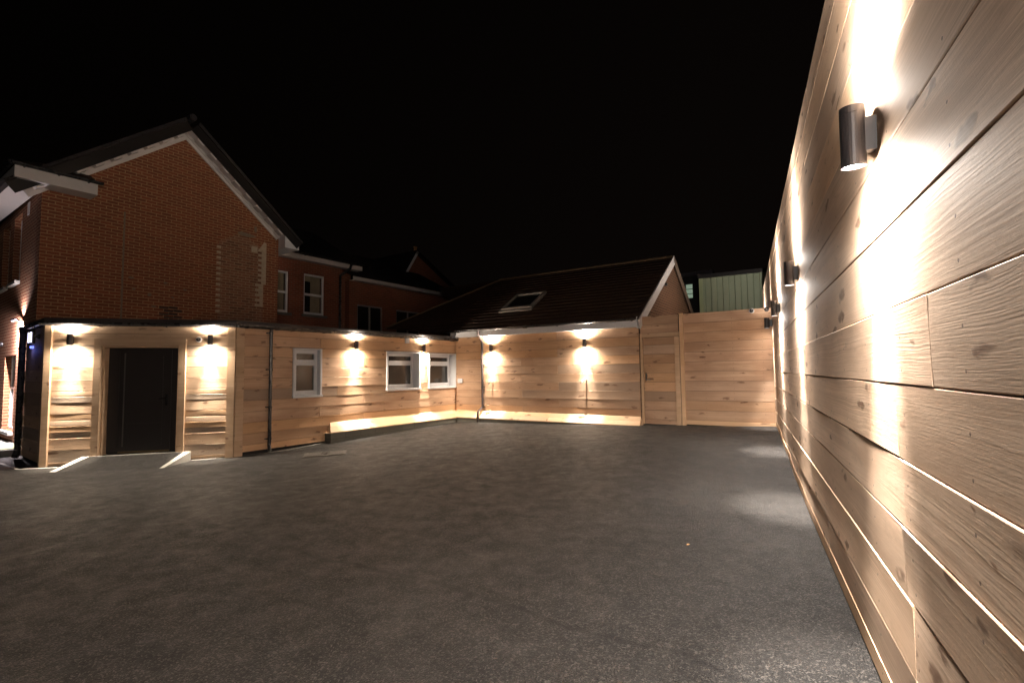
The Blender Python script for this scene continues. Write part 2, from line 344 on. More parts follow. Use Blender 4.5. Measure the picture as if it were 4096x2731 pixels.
# ---------------------------------------------------------------- boards
def rects_minus(r, holes):
    out = [r]
    for h in holes:
        nx = []
        for (a, b, c, d) in out:
            if h[0] >= b or h[1] <= a or h[2] >= d or h[3] <= c: nx.append((a, b, c, d)); continue
            if h[2] > c: nx.append((a, b, c, h[2]))
            if h[3] < d: nx.append((a, b, h[3], d))
            lo, hi = max(c, h[2]), min(d, h[3])
            if h[0] > a: nx.append((a, h[0], lo, hi))
            if h[1] < b: nx.append((h[1], b, lo, hi))
        out = nx
    return [q for q in out if q[1] - q[0] > .004 and q[3] - q[2] > .004]
def boards(u0, u1, seams, holes=(), seed=1, amp=.003, lip=.004, seg=.12, nv=4, joints=None, zlow=None, lmin=2.2, lmax=3.6, thick=.022, tones=None, lips=None, gap=.0048):
    rnd = random.Random(seed); mb = MB()
    for ri in range(len(seams) - 1):
        z0, z1 = seams[ri], seams[ri + 1]; js = (joints or {}).get(ri)
        if js is None:
            js = []; x = u0 + rnd.uniform(.4, lmax)
            while x < u1 - .4: js.append(x); x += rnd.uniform(lmin, lmax)
        xs = [u0] + list(js) + [u1]
        for k in range(len(xs) - 1):
            a, b = xs[k] + gap / 2, xs[k + 1] - gap / 2
            tone = (rnd.random(), rnd.random(), rnd.random())
            if tones and (ri, k) in tones: tone = tones[(ri, k)]
            lip = lips(ri) if lips else lip; base = rnd.uniform(0, lip); tilt = rnd.uniform(-1, 1) * lip * .6; cup = rnd.uniform(-.5, 1) * amp
            ph = [rnd.uniform(0, 6.3) for _ in range(4)]; fr_ = [rnd.uniform(.8, 2.0), rnd.uniform(2.5, 6)]
            def off(u, v):
                f = base + tilt * (v - .5) * 2 + cup * (4 * (v - .5) ** 2)
                f += amp * .5 * math.sin(u * fr_[0] + ph[0]) * (v - .3) + amp * .35 * math.sin(u * fr_[1] + ph[1] + 2 * v)
                return -(thick + f)
            for (ra, rb, rc, rd) in rects_minus((a, b, z0 + gap / 2, z1 - gap / 2), holes):
                nu = max(1, int((rb - ra) / seg)); bev = .004
                vs = [rc, rc + bev] + [rc + bev + (rd - rc - 2 * bev) * i / nv for i in range(1, nv)] + [rd - bev, rd]
                grid = []
                for i in range(nu + 1):
                    u = ra + (rb - ra) * i / nu; col = [(u, 0, rc)]
                    for q, z in enumerate(vs):
                        y = off(u, (z - z0) / (z1 - z0))
                        if q in (0, len(vs) - 1): y += bev * .8
                        zz = z
                        if zlow is not None and ri == 0 and q == 0: pass
                        col.append((u, y, zz))
                    col.append((u, 0, rd)); grid.append(col)
                for i in range(nu):
                    for q in range(len(grid[0]) - 1):
                        pts = [grid[i][q], grid[i + 1][q], grid[i + 1][q + 1], grid[i][q + 1]]
                        mb.face(pts, uv=[(w[0], w[2] - z0 + (w[1] if w[1] == 0 else 0)) for w in pts], tone=tone, smooth=(1 <= q < len(grid[0]) - 2))
                mb.face(grid[0][::-1], tone=tone); mb.face(grid[-1], tone=tone)
    return mb
def rows(z0, z1, s0, pitch):
    k = math.ceil((z0 + .05 - s0) / pitch); out = [z0]
    while s0 + k * pitch < z1 - .04: out.append(s0 + k * pitch); k += 1
    return out + [z1]

# ---------------------------------------------------------------- ground
def build_ground():
    mb = MB()
    xs = [-400, -120, -50, -30, -22, -18] + [-16 + .5 * i for i in range(56)] + [14, 18, 25, 50, 120, 400]
    ys = [-400, -100, -30, -12, -7] + [-5 + .5 * i for i in range(50)] + [22, 26, 40, 100, 400]
    H = {}
    for i, x in enumerate(xs):
        for j, y in enumerate(ys): H[i, j] = (x, y, gz(x, y))
    v = []; idx = {}
    for k in H: idx[k] = len(v); v.append(H[k])
    f = [[idx[i, j], idx[i + 1, j], idx[i + 1, j + 1], idx[i, j + 1]] for i in range(len(xs) - 1) for j in range(len(ys) - 1)]
    me = bpy.data.meshes.new('ground'); me.from_pydata(v, [], f); me.polygons.foreach_set('use_smooth', [True] * len(f)); me.materials.append(M['tarmac'])
    return tag(link(bpy.data.objects.new('ground', me)), kind='structure')
build_ground()

# ================================================================ timber-clad extension (door wall, long wall, barn is separate)
ext = thing('timber_clad_extension', FB, 'low flat-roofed extension clad in larch boards with black door and three white windows', 'building')
ZT = 2.47
# -- openings
dl, dr = hu(FA, 405, 1600), hu(FA, 716, 1600)
dtop = hz(FA, 560, 1383)
dbot = .03
door_hole = (dl, dr, -.5, dtop)
seamsA = [-.12, -.055, .16, .378, .485, .596, .70, .82, 1.03, 1.138, 1.245, 1.46, 1.67, 1.889, 2.10, 2.316, ZT]
mbA = boards(0.0, LA, seamsA, [door_hole], seed=3, amp=.003, lip=.006, seg=.05, nv=5, joints={i: [] for i in range(20)})
mbA.build('door_wall_boards', M['wood_rough'], ext, FA)
def win_rect(l, r, ltop, lbot):
    u0, z1 = hit(FB, l, ltop); z0 = hz(FB, l, lbot); return (u0, hu(FB, r, ltop), z0, z1)
W1 = win_rect(1172, 1281, 1392, 1583); W2 = win_rect(1545, 1675.5, 1405, 1556); W3 = win_rect(1711, 1819, 1412, 1548)
seamsB = [-.06] + [.077 + .225 * k for k in range(11)] + [ZT]
def ub(px): return hu(FB, px, 1480)
J = {11: [ub(1454), ub(1632)], 10: [ub(1279)], 9: [ub(1279), ub(1632)], 8: [ub(1454)], 7: [], 6: [], 5: [ub(1347)], 4: [ub(1453)], 3: [ub(1277)], 2: [ub(1453)], 1: [], 0: []}
tonesB = {(10, 0): (.2, .3, .6), (10, 1): (.3, .98, .35), (9, 1): (.3, .9, .4), (11, 1): (.2, .9, .6), (11, 2): (.2, .9, .6), (11, 0): (.2, .6, .5), (5, 0): (.85, .3, .25), (2, 0): (.2, .95, .5), (2, 1): (.2, .95, .5), (1, 0): (.62, .75, .25), (0, 0): (.2, .8, .7),
          (3, 0): (.4, .3, .5), (3, 1): (.4, .4, .5), (4, 0): (.45, .3, .6), (4, 1): (.45, .3, .55), (6, 0): (.3, .4, .6), (7, 0): (.4, .4, .6), (8, 0): (.3, .3, .6)}
mbB = boards(0.0, LB, seamsB, [W1, W2, W3], seed=11, amp=.004, lip=.004, seg=.1, joints=J, tones=tonesB)
mbB.build('long_wall_boards', M['wood'], ext, FB)
mbS = boards(0.0, LS, rows(-.08, ZT, .077, .225), seed=5, amp=.004, lip=.006, joints={i: [] for i in range(14)})
mbS.build('side_return_boards', M['wood_rough'], ext, FS)
# backing wall solid behind the boards
def backing(F, L_, holes, z0, z1, parent, name='wall_core', y0=.0, y1=.2):
    mb = MB()
    for (a, b, c, d) in rects_minus((0, L_, z0, z1), holes): mb.box(a, b, y0, y1, c, d)
    return mb.build(name, M['dark'], parent, F)
backing(FA, LA, [door_hole], -.3, ZT, ext); backing(FB, LB, [W1, W2, W3], -.3, ZT, ext); backing(FS, LS, [], -.3, ZT, ext)
# corner posts
pm = MB(); bot = -.12
pm.cur = (.2, .5, .6)
pm.box(-.03, .075, -.075, .02, bot, ZT - .005)
pa = pm.build('corner_post', M['trim'], ext, FA)
ps = MB(); ps.cur = (.25, .4, .35); ps.box(LS - .17, LS - .015, -.055, 0, bot, ZT - .005); ps.build('corner_post', M['trim'], ext, FS)
pp = MB(); pp.cur = (.35, .2, .45); pp.box(LA - .13, LA + .012, -.065, 0, bot - .01, ZT - .006); pp.build('corner_post', M['trim'], ext, FA)
pp = MB(); pp.cur = (.2, .4, .6); pp.box(-.012, .15, -.062, 0, bot - .01, ZT - .008); pp.build('corner_post', M['trim'], ext, FB)
# roof slab + dark upstand, gutters
def W2L(p, z): return (p[0], p[1], z)
rf = MB()
nA = Vector((FA.to_3x3() @ Vector((0, -1, 0))).xy); nB = Vector((FB.to_3x3() @ Vector((0, -1, 0))).xy); nS = Vector((FS.to_3x3() @ Vector((0, -1, 0))).xy)
def off2(p, n, k): return (p[0] + n.x * k, p[1] + n.y * k)
cA = off2(off2(A, nA, .05), nS, .05); cB = off2(B, (nA + nB).normalized(), .06); cC = off2(C, nB, .05); cA2 = off2(A2, nS, .05)
poly = [cA2, cA, cB, cC, (-3.6, 18.2), (-8.0, 15.4), (-10.1, 10.5)]
for za, zb in ((ZT + .004, ZT + .14),):
    top = [(*q, zb) for q in poly]; lo = [(*q, za) for q in poly]
    rf.face(top); rf.face(lo[::-1])
    for i in range(len(poly)):
        j = (i + 1) % len(poly); rf.face([lo[i], lo[j], top[j], top[i]])
rf.build('flat_roof', M['felt'], ext, Matrix.Identity(4))
def gutter(F, x0, x1, z, y, parent, brk=(), r=.055):
    mb = MB().half(x0, x1, y, z, r); g = mb.build('gutter', M['black'], parent, F)
    for b in brk:
        k = MB(); k.box(b - .012, b + .012, y + r * .6, 0.0, z - r - .012, z - r * .4)
        k.box(b - .014, b + .014, y - r * .9, y + r * .7, z - r - .014, z - r - .002); k.build('gutter_bracket', M['black'], g, F)
    return g
gutter(FS, .1, LS + .04, ZT + .05, -.115, ext, [LS - .5])
gutter(FA, -.09, LA + .03, ZT + .05, -.12, ext, [hu(FA, 410, 1310), hu(FA, 670, 1310)])
gutter(FB, .0, LB - .02, ZT + .05, -.12, ext, [ub(x) for x in (975, 1098, 1288, 1452, 1598, 1718, 1802)])
# downpipes
def pipe(F, pts, r, parent, clips=(), mat='black', name='downpipe'):
    d = MB().tube(pts, r, 14).build(name, M[mat], parent, F)
    x, y = pts[1][0], pts[1][1]
    for z in clips:
        c = MB(); c.tube([(x, y, z - .02), (x, y, z + .02)], r * 1.18, 14); c.box(x - r * 2.1, x - r * 1.1, y + r * .3, -.02, z - .012, z + .012)
        c.build('pipe_clip', M[mat], d, F)
    return d
ux = hu(FB, 1072, 1560)
pipe(FB, [(ux, -.115, ZT + .02), (ux, -.095, ZT - .06), (ux, -.095, .12), (ux - .01, -.10, .02), (ux - .02, -.15, -.10)], .034, ext, [hz(FB, 1072, y) for y in (1333, 1478, 1627, 1752)])
us = .12
pipe(FS, [(us, -.11, ZT + .02), (us, -.10, ZT - .06), (us, -.10, .05), (us, -.14, -.10)], .055, ext, [.3, 1.2, 2.1])
# door
fr = MB(); tw = .115; fr.cur = (.3, .35, .25)
o0, o1, oz = dl - tw, dr + tw, dtop + .125
fr.box(o0, dl, -.075, -.005, dbot, oz); fr.box(dr, o1, -.075, -.005, dbot, oz); fr.box(dl + .001, dr - .001, -.074, -.005, dtop, oz - .002)
dj = MB(); dj.cur = (.3, .3, .45); dj.box(dl, dl + .035, -.01, .22, dbot, dtop); dj.box(dr - .035, dr, -.01, .22, dbot, dtop); dj.box(dl + .036, dr - .036, -.01, .22, dtop - .035, dtop - .002)
door = MB(); y0 = .15; a, b = dl + .036, dr - .036; zb, zt = dbot + .01, dtop - .037
door.box(a, b, y0, y0 + .06, zb, zt)
sw = .21                                       # fixed side panel at left, narrow one at right
l1, r1 = a + sw, b - .15
for q0, q1 in ((a + .02, l1 - .03),): door.box(q0, q1, y0 - .012, y0, zb + .08, zt - .06)
dd = door.build('door', M['door'], ext, FA)
fr.build('door_trim', M['trim'], dd, FA); dj.build('door_jamb', M['trim'], dd, FA)
lf = MB(); lf.box(l1, r1, y0 - .022, y0, zb + .03, zt - .03)
ph_ = (zt - zb - .26) / 4
for i in range(4):
    z = zb + .13 + i * ph_; lf.box(l1 + .10, r1 - .14, y0 - .032, y0 - .022, z, z + ph_ - .010)
lf.build('door_leaf', M['door'], dd, FA)
st = MB(); st.box(l1 + .055, l1 + .075, y0 - .036, y0 - .0225, zb + .12, zt - .1); st.build('door_strip', plain('brushed edge', (.22, .21, .20), .4, .9), dd, FA)
th = MB(); th.box(l1, r1, y0 - .05, y0 - .0225, zb + .002, zb + .028); th.build('threshold', plain('bronze threshold', (.30, .22, .12), .4, .8), dd, FA)
hd = MB(); hx, hzz = r1 - .07, 1.05; hd.box(hx - .018, hx + .018, y0 - .034, y0 - .0222, hzz - .12, hzz + .10); hd.tube([(hx, y0 - .034, hzz + .02), (hx, y0 - .075, hzz + .02), (hx - .12, y0 - .075, hzz + .015)], .010, 10)
hd.build('door_handle', plain('dark handle', (.12, .11, .11), .25, .9), dd, FA)
# windows of the long wall
def window(rect, depth, parent, F, topbar=.27, mat_frame='upvc', flash=True, blind=None):
    u0, u1, z0, z1 = rect; e = .028
    cas = MB()                                  # outer casing, proud of the boards
    cas.box(u0, u0 + e, -.06, depth, z0, z1); cas.box(u1 - e, u1, -.06, depth, z0, z1); cas.box(u0 + e, u1 - e, -.058, depth, z1 - e, z1 - .001)
    cas.box(u0 - .02, u0 - .0005, -.055, -.005, z0, z1); cas.box(u1 + .0005, u1 + .02, -.055, -.005, z0, z1)
    w = cas.build('window', M[mat_frame], parent, F)
    s = MB(); s.box(u0 - .03, u1 + .03, -.085, depth, z0 - .03, z0 - .001); s.box(u0 - .03, u1 + .03, -.085, -.07, z0 - .05, z0 - .03); s.build('window_sill', M[mat_frame], w, F)
    f = MB(); a, b, c, d = u0 + e, u1 - e, z0, z1 - e; y = depth - .06; m = .055
    zt = d - (d - c) * topbar
    f.box(a, a + m, y, depth, c, d); f.box(b - m, b, y, depth, c, d); f.box(a + m, b - m, y + .001, depth, d - m, d - .001); f.box(a + m, b - m, y + .001, depth, c + .001, c + m + .02); f.box(a + m, b - m, y - .004, depth, zt - .045, zt + .02)
    k = .032
    for (p, q, r_, s_) in ((a + m, b - m, c + m + .02, zt - .045), (a + m, b - m, zt + .02, d - m)):
        f.box(p, p + k, y - .02, y + .02, r_, s_); f.box(q - k, q, y - .02, y + .02, r_, s_); f.box(p + k, q - k, y - .019, y + .02, r_, r_ + k); f.box(p + k, q - k, y - .019, y + .02, s_ - k, s_)
    f.build('window_frame', M[mat_frame], w, F)
    g = MB(); g.box(a + m, b - m, y + .022, y + .03, c + m, d - m); g.build('pane', M['glass'], w, F)
    if flash:
        x = MB(); x.box(u0 - .09, u1 + .08, -.075, -.01, z1 + .004, z1 + .012); x.build('flashing', M['black'], w, F)
    return w
window(W1, .13, ext, FB); window(W2, .27, ext, FB); window(W3, .27, ext, FB)
# sloping ledge + plinth
def ledge(F, x0, x1, zw, zf, out, parent, seed, cut0=None, cut1=None, ground=(0, 0), name='sloping_ledge'):
    """zw: height at the wall, zf: height at the front edge"""
    rnd = random.Random(seed); mb = MB(); n = 2
    js = [x0]; x = x0 + 1.1
    while x < x1 - 1: js.append(x); x += rnd.uniform(1.6, 2.6)
    js.append(x1)
    c0 = cut0 or 0; c1 = cut1 or 0
    for r_ in range(n):
        f0, f1 = r_ / n, (r_ + 1) / n
        for i in range(len(js) - 1):
            mb.cur = (rnd.random() * .4, rnd.random(), .6 + .4 * rnd.random())
            def pt(x, f, end):
                xx = x + (c0 * (f) * -1 if (end == 0 and i == 0) else 0) + (c1 * f if (end == 1 and i == len(js) - 2) else 0)
                return (xx, -.03 - (out - .03) * f, zw + (zf - zw) * f)
            q = [pt(js[i] + .001, f0 + .004, 0), pt(js[i + 1] - .001, f0 + .004, 1), pt(js[i + 1] - .001, f1 - .004, 1), pt(js[i] + .001, f1 - .004, 0)]
            q = [q[3], q[2], q[1], q[0]]
            mb.face(q, uv=[(p[0], (1 - (p[2] - zf) / (zw - zf)) * .2) for p in q])
    mb.cur = (.2, .5, .7)
    mb.face([(x0 - c0, -out, zf - .022), (x1 + c1, -out, zf - .022), (x1 + c1, -out, zf), (x0 - c0, -out, zf)])
    mb.face([(x0 - c0, -out, zf), (x0, -.03, zw), (x0 - c0 * .6, -.03, zf - .02)]) if c0 else mb.face([(x0, -out, zf), (x0, -.03, zw), (x0, -.03, zf)])
    mb.face([(x1 + c1, -out, zf), (x1 + c1, -.02, zf - .02), (x1, -.03, zw)])
    mb.face([(x0 - c0, -out, zf - .022), (x0 - c0, -.0, zf - .022), (x1 + c1, -.0, zf - .022), (x1 + c1, -out, zf - .022)])
    g = mb.build(name, M['trim'], parent, F)
    pl = MB(); y0_, y1_ = -out + .035, 0
    xa, xb = x0 - c0 + .03, x1 + c1 - .02
    pl.face([(xa, y0_, ground[0] - .1), (xb, y0_, ground[1] - .1), (xb, y0_, zf - .023), (xa, y0_, zf - .023)])
    pl.face([(xa, y1_, ground[0] - .1), (xa, y0_, ground[0] - .1), (xa, y0_, zf - .023), (xa, y1_, zf - .023)])
    pl.face([(xb, y0_, ground[1] - .1), (xb, y1_, ground[1] - .1), (xb, y1_, zf - .023), (xb, y0_, zf - .023)])
    pl.build('plinth', M['plinth'], parent, F)
OUT = .30
lx0 = hu(FB, 1317, 1699)
ledge(FB, lx0, LB - .20, .36, .155, OUT, ext, 4, cut0=.16, ground=(-.12, 0.0))

# ================================================================ barn
barn = thing('low_barn', FC, 'long low barn with brown tiled roof, skylight and larch boarded front wall', 'building')
xE = hu(FC, 2560, 1500)      # right end of the barn front
ZB = 2.56
seamsC = [.06] + [.077 + .225 * k for k in range(1, 11)] + [2.50, ZB]
seamsC = [.12, .302] + [.302 + .225 * k for k in range(1, 10)] + [ZB]
def uc(px): return hu(FC, px, 1480)
JC = {10: [uc(2230)], 9: [uc(2086)], 8: [uc(2232)], 7: [uc(2087), uc(2296)], 6: [uc(2233)], 5: [uc(2088)], 4: [uc(2235)], 3: [uc(2089)], 2: [uc(2236)], 1: [uc(2089)], 0: [uc(2190)]}
tonesC = {(10, 0): (.2, .8, .5), (10, 1): (.4, .4, .5), (9, 0): (.2, .9, .55), (9, 1): (.3, .8, .5), (8, 0): (.2, .99, .5), (8, 1): (.62, .3, .6), (7, 0): (.45, .2, .6), (7, 1): (.5, .2, .6), (6, 1): (.8, .2, .5), (6, 0): (.5, .4, .5),
          (4, 1): (.85, .2, .4), (3, 1): (.8, .3, .45), (2, 1): (.75, .5, .3), (5, 0): (.3, .2, .8), (5, 1): (.5, .3, .5), (4, 0): (.35, .2, .6), (2, 0): (.6, .4, .4), (1, 0): (.3, .8, .5), (1, 1): (.6, .6, .4)}
boards(0.03, xE, seamsC, [], seed=21, amp=.003, lip=.005, seg=.08, joints=JC, tones=tonesC).build('front_wall_boards', M['wood'], barn, FC)
backing(FC, xE, [], -.2, ZB + .1, barn)
# eaves: fascia, soffit, gutter
ZE = 2.74
fa = MB(); fa.box(-.02, xE + .02, -.20, -.18, ZB + .0, ZE); fa.box(-.02, xE + .02, -.179, .0, ZB + .002, ZB + .014); fa.box(xE + .02, xE + .035, -.22, -.0, ZB - .04, ZE + .06)
fa.build('fascia', M['upvc'], barn, FC)
gutter(FC, -.08, xE - .02, ZE + .02, -.26, barn, [uc(x) for x in (1855, 1994, 2117, 2124, 2248, 2380, 2545)], .05)
xr, yr, zr = xE + .05, 3.41, 4.95
pitch_ = math.atan2(zr - ZE, yr + .22)
up = (FC.to_3x3() @ Vector((0, math.cos(pitch_), math.sin(pitch_))))
O_ = FC @ Vector((0, -.22, ZE + .03)); FRF = frame(O_, FC.to_3x3() @ Vector((1, 0, 0)), up)
SL = math.hypot(zr - ZE, yr + .22)
hx0, hz0 = hit(FRF, 1989, 1128); vx0, vz0 = hit(FRF, 1543, 1312)
SK = [hit(FRF, *q) for q in ((2006, 1246), (2128, 1234), (2190, 1171), (2068, 1187.5))]
rfm = MB()
pr = [(-.4, 0), (xr, 0), (xr, SL), (hx0, SL), (vx0, max(0.5, min(vz0, SL * .6)))]
rfm.prism([(p[0], p[1]) for p in pr], 1, 0, .05)
roof = rfm.build('roof', M['tile'], barn, FRF)
# rear slope
upb = (FC.to_3x3() @ Vector((0, -math.cos(pitch_), math.sin(pitch_))))
Ob = FC @ Vector((xr, 2 * yr + .22, ZE + .03)); FRB = frame(Ob, FC.to_3x3() @ Vector((-1, 0, 0)), upb)
MB().prism([(0, 0), (xr - hx0 + 3, 0), (xr - hx0 + 3, SL), (0, SL)], 1, 0, .05).build('rear_roof', M['tile'], barn, FRB)
# tile courses as real steps near the eave
tc = MB()
for i in range(1, 19):
    z = SL * i / 19; xa = -.4 + (hx0 + .4) * max(0, (z / SL)) * .0 - .0
    xa = max(-.4, vx0 + (hx0 - vx0) * (z - pr[4][1]) / max(.01, SL - pr[4][1])) if z > pr[4][1] else -.4 + (vx0 + .4) * z / pr[4][1]
    tc.prism([(-.022, z - .01), (-.001, z - .01), (-.001, z + .17)], 0, xa, xr)
tc.build('tile_courses', M['tile'], roof, FRF)
rg = MB(); 
rs = hx0
while rs < xr:
    rg.tube([(rs, .03, SL + .01), (min(rs + .44, xr), .03, SL + .01)], .075 + random.uniform(0, .008), 10); rs += .45
rg.build('ridge', M['ridge'], roof, FRF)
hip = MB(); hip.tube([(hx0, .02, SL), (pr[4][0], .02, pr[4][1])], .05, 8); hip.build('hip_ridge', M['ridge'], roof, FRF)
# skylight
sk = MB(); cx = [q[0] for q in SK]; cz = [q[1] for q in SK]; s0, s1 = (cx[0] + cx[3]) / 2, (cx[1] + cx[2]) / 2; t0, t1 = (cz[0] + cz[1]) / 2, (cz[2] + cz[3]) / 2
e = .09; sk.box(s0, s0 + e, -.09, .0, t0, t1); sk.box(s1 - e, s1, -.09, .0, t0, t1); sk.box(s0 + e, s1 - e, -.09, .0, t0, t0 + e); sk.box(s0 + e, s1 - e, -.09, .0, t1 - e, t1)
sk.box(s0 - .04, s1 + .04, -.05, -.001, t0 - .12, t0 - .001)
sf = sk.build('skylight', plain('grey skylight frame', (.32, .28, .25), .5, .3), barn, FRF)
g = MB(); g.box(s0 + e, s1 - e, -.06, -.04, t0 + e, t1 - e); g.build('pane', M['glass'], sf, FRF)
# gable end wall of the barn: faces right
Fg = frame(FC @ Vector((xE, 0, 0)), FC.to_3x3() @ Vector((0, 1, 0)))
gw = MB(); gw.prism([(0, -.2), (2 * yr, -.2), (2 * yr, ZE), (yr, zr - .02), (0, ZE)], 1, -.01, .2); gw.build('gable_wall', brick('brown brick', (.12, .058, .035), (.085, .042, .028), (.22, .15, .09)), barn, Fg)
bb = MB()
def vboard(mb, a, b, w, y0, y1):   # board along a slope, hanging below the line a-b (x,z)
    d = Vector((b[0] - a[0], b[1] - a[1])).normalized(); n = Vector((d.y, -d.x)); n = n if n.y < 0 else -n
    q = [Vector(a), Vector(b), Vector(b) + n * w, Vector(a) + n * w]
    mb.prism([tuple(x) for x in q], 1, y0, y1)
vboard(bb, (-.28, ZE - .03), (yr, zr + .06), .24, -.10, -.07)
bb.build('barge_board', M['soff'], barn, Fg)
bb = MB(); vboard(bb, (yr, zr + .06), (2 * yr + .2, ZE), .2, -.10, -.07); bb.build('barge_board', plain('worn brown barge board', (.16, .11, .08), .7), barn, Fg)
ledge(FC, .20, xE + .0, .36, .165, OUT, barn, 9, cut1=.06, ground=(.0, .16))
# corner mitre of the two ledges
cm = MB(); 
p0 = FB.inverted() @ (FC @ Vector((0, 0, 0)))
def Lb(u, n, z): return FB @ Vector((u, -n, z))
def Lc(u, n, z): return FC @ Vector((u, -n, z))
inner = Vector((C[0], C[1], .36)); bis = (Vector((nB.x, nB.y, 0)) + Vector((*(FC.to_3x3() @ Vector((0, -1, 0))).xy, 0))); 
kk = OUT / (bis.length_squared / 2); front = Vector((C[0], C[1], .16)) + bis * kk
a1, a2 = Lb(LB - .20, OUT, .155), Lb(LB - .20, .03, .36); b1, b2 = Lc(.20, OUT, .165), Lc(.20, .03, .36)
cm.cur = (.2, .6, .7)
cm.face([a1, front, inner, a2], uv=[(0, .2), (.3, .2), (.3, 0), (0, 0)]); cm.face([front, b1, b2, inner], uv=[(0, .2), (.3, .2), (.3, 0), (0, 0)])
dn = Vector((0, 0, -.3)); 
cm.build('ledge_corner', M['trim'], barn, Matrix.Identity(4))
cp = MB(); f2 = front - bis * .03; cp.face([a1 + dn, f2 + dn, f2 - Vector((0, 0, .02)), a1 - Vector((0, 0, .02)) + Vector((-.02, .015, 0))]); cp.face([f2 + dn, b1 + dn, b1 - Vector((0, 0, .02)) + Vector((.01, .03, 0)), f2 - Vector((0, 0, .02))]); cp.build('plinth', M['plinth'], barn, Matrix.Identity(4))
# barn downpipe with swan necks
q0 = hit(FC, 1912, 1338, -.24); q1 = hit(FC, 1928, 1368, -.06); q2 = hit(FC, 1929, 1630, -.06); q3 = hit(FC, 1912, 1652, -.33); q4 = hit(FC, 1914, 1688, -.33)
pp_ = MB().tube([(q0[0], -.26, ZE - .02), (q0[0], -.25, ZB + .06), (q1[0], -.07, ZB - .12), (q1[0], -.06, ZB - .2), (q1[0], -.06, .50), (q1[0] - .01, -.08, .44), (q3[0], -.335, .34), (q3[0], -.34, .28), (q3[0], -.34, .05)], .034, 14)
bp = pp_.build('downpipe', plain('brown black pipe', (.05, .04, .04), .22), barn, FC)
for y in (1374, 1460, 1546, 1625):
    z = hz(FC, 1929, y); c = MB(); c.tube([(q1[0], -.06, z - .02), (q1[0], -.06, z + .02)], .041, 14); c.box(q1[0] + .03, q1[0] + .075, -.05, -.02, z - .01, z + .01); c.build('pipe_clip', M['black'], bp, FC)

# ================================================================ gate + back fence
gate = thing('timber_gate', FC, 'boarded timber gate with pale frame and small steel handle beside the barn', 'gate')
gx0, gx1 = hu(FC, 2576, 1500), hu(FC, 2703, 1500); gzt = hz(FC, 2640, 1348); gzb = .19
boards(gx0 + .004, gx1 - .004, rows(gzb, gzt, .302, .225), seed=31, amp=.003, lip=.003, joints={i: [] for i in range(14)}, thick=.012).build('gate_panel', M['wood'], gate, FC)
MB().box(gx0 + .004, gx1 - .004, .001, .03, gzb, gzt).build('gate_back', M['dark'], gate, FC)
gf = MB(); gf.cur = (.2, .6, .6); gf.box(xE + .04, gx0 - .001, -.055, .0, gzb - .0, gzt + .1); gf.cur = (.2, .5, .7); gf.box(gx1 + .001, hu(FC, 2722, 1500), -.05, .0, gzb, gzt - .005); gf.cur = (.25, .4, .5); gf.box(gx0, hu(FC, 2717, 1340), -.054, .0, gzt + .004, gzt + .099)
gf.build('gate_frame', M['trim'], gate, FC)
gh = MB(); x_, z_ = hit(FC, 2587, 1508); gh.box(x_ - .018, x_ + .018, -.034, -.022, z_ - .09, z_ + .09); gh.tube([(x_, -.03, z_ - .06), (x_, -.085, z_ - .06), (x_ + .11, -.085, z_ - .065)], .011, 10); gh.build('gate_handle', M['steel'], gate, FC)
fen = thing('back_fence', FC, 'tall larch board fence across the back right of the yard', 'fence')
ZF = 2.81; fx0 = hu(FC, 2737, 1500)
boards(xE + .04, hu(FC, 2720, 1500), [gzt + .104, gzt + .104 + .21, ZF], seed=33, joints={0: [], 1: []}, amp=.003, tones={(0, 0): (.5, .3, .4), (1, 0): (.4, .4, .25)}).build('header_boards', M['wood'], fen, FC)
tD = {i: [] for i in range(14)}
tonesD = {(i, 0): t_ for i, t_ in enumerate([(.2, .8, .6), (.6, .6, .25), (.55, .7, .2), (.6, .5, .3), (.62, .4, .35), (.45, .3, .4), (.3, .4, .4), (.58, .3, .6), (.35, .5, .4), (.4, .6, .5), (.3, .6, .5), (.6, .4, .6)])}
boards(fx0, LC + 1.2, [.25, .326] + [.326 + .2253 * k for k in range(1, 11)] + [ZF], seed=35, amp=.003, lip=.003, joints=tD, tones=tonesD, seg=.1).build('fence_boards', M['wood'], fen, FC)
MB().box(xE + .04, LC + 1.2, .001, .06, .0, ZF - .003).build('fence_back', M['dark'], fen, FC) if False else None
MB().box(fx0, LC + 1.2, .001, .06, .0, ZF - .003).build('fence_back', M['dark'], fen, FC)
MB().box(xE + .04, fx0, .001, .06, gzt + .104, ZF - .003).build('fence_back', M['dark'], fen, FC)
fp = MB(); fp.cur = (.1, .7, .75); fp.box(hu(FC, 2726, 1500), hu(FC, 2741, 1500), -.075, .0, .17, ZF + .012); fp.build('fence_post', M['trim'], fen, FC)
fb_ = MB(); fb_.cur = (.15, .8, .6); fb_.box(fx0 + .02, LC + .6, -.05, -.028, .225, .32); fb_.build('base_board', M['trim'], fen, FC)

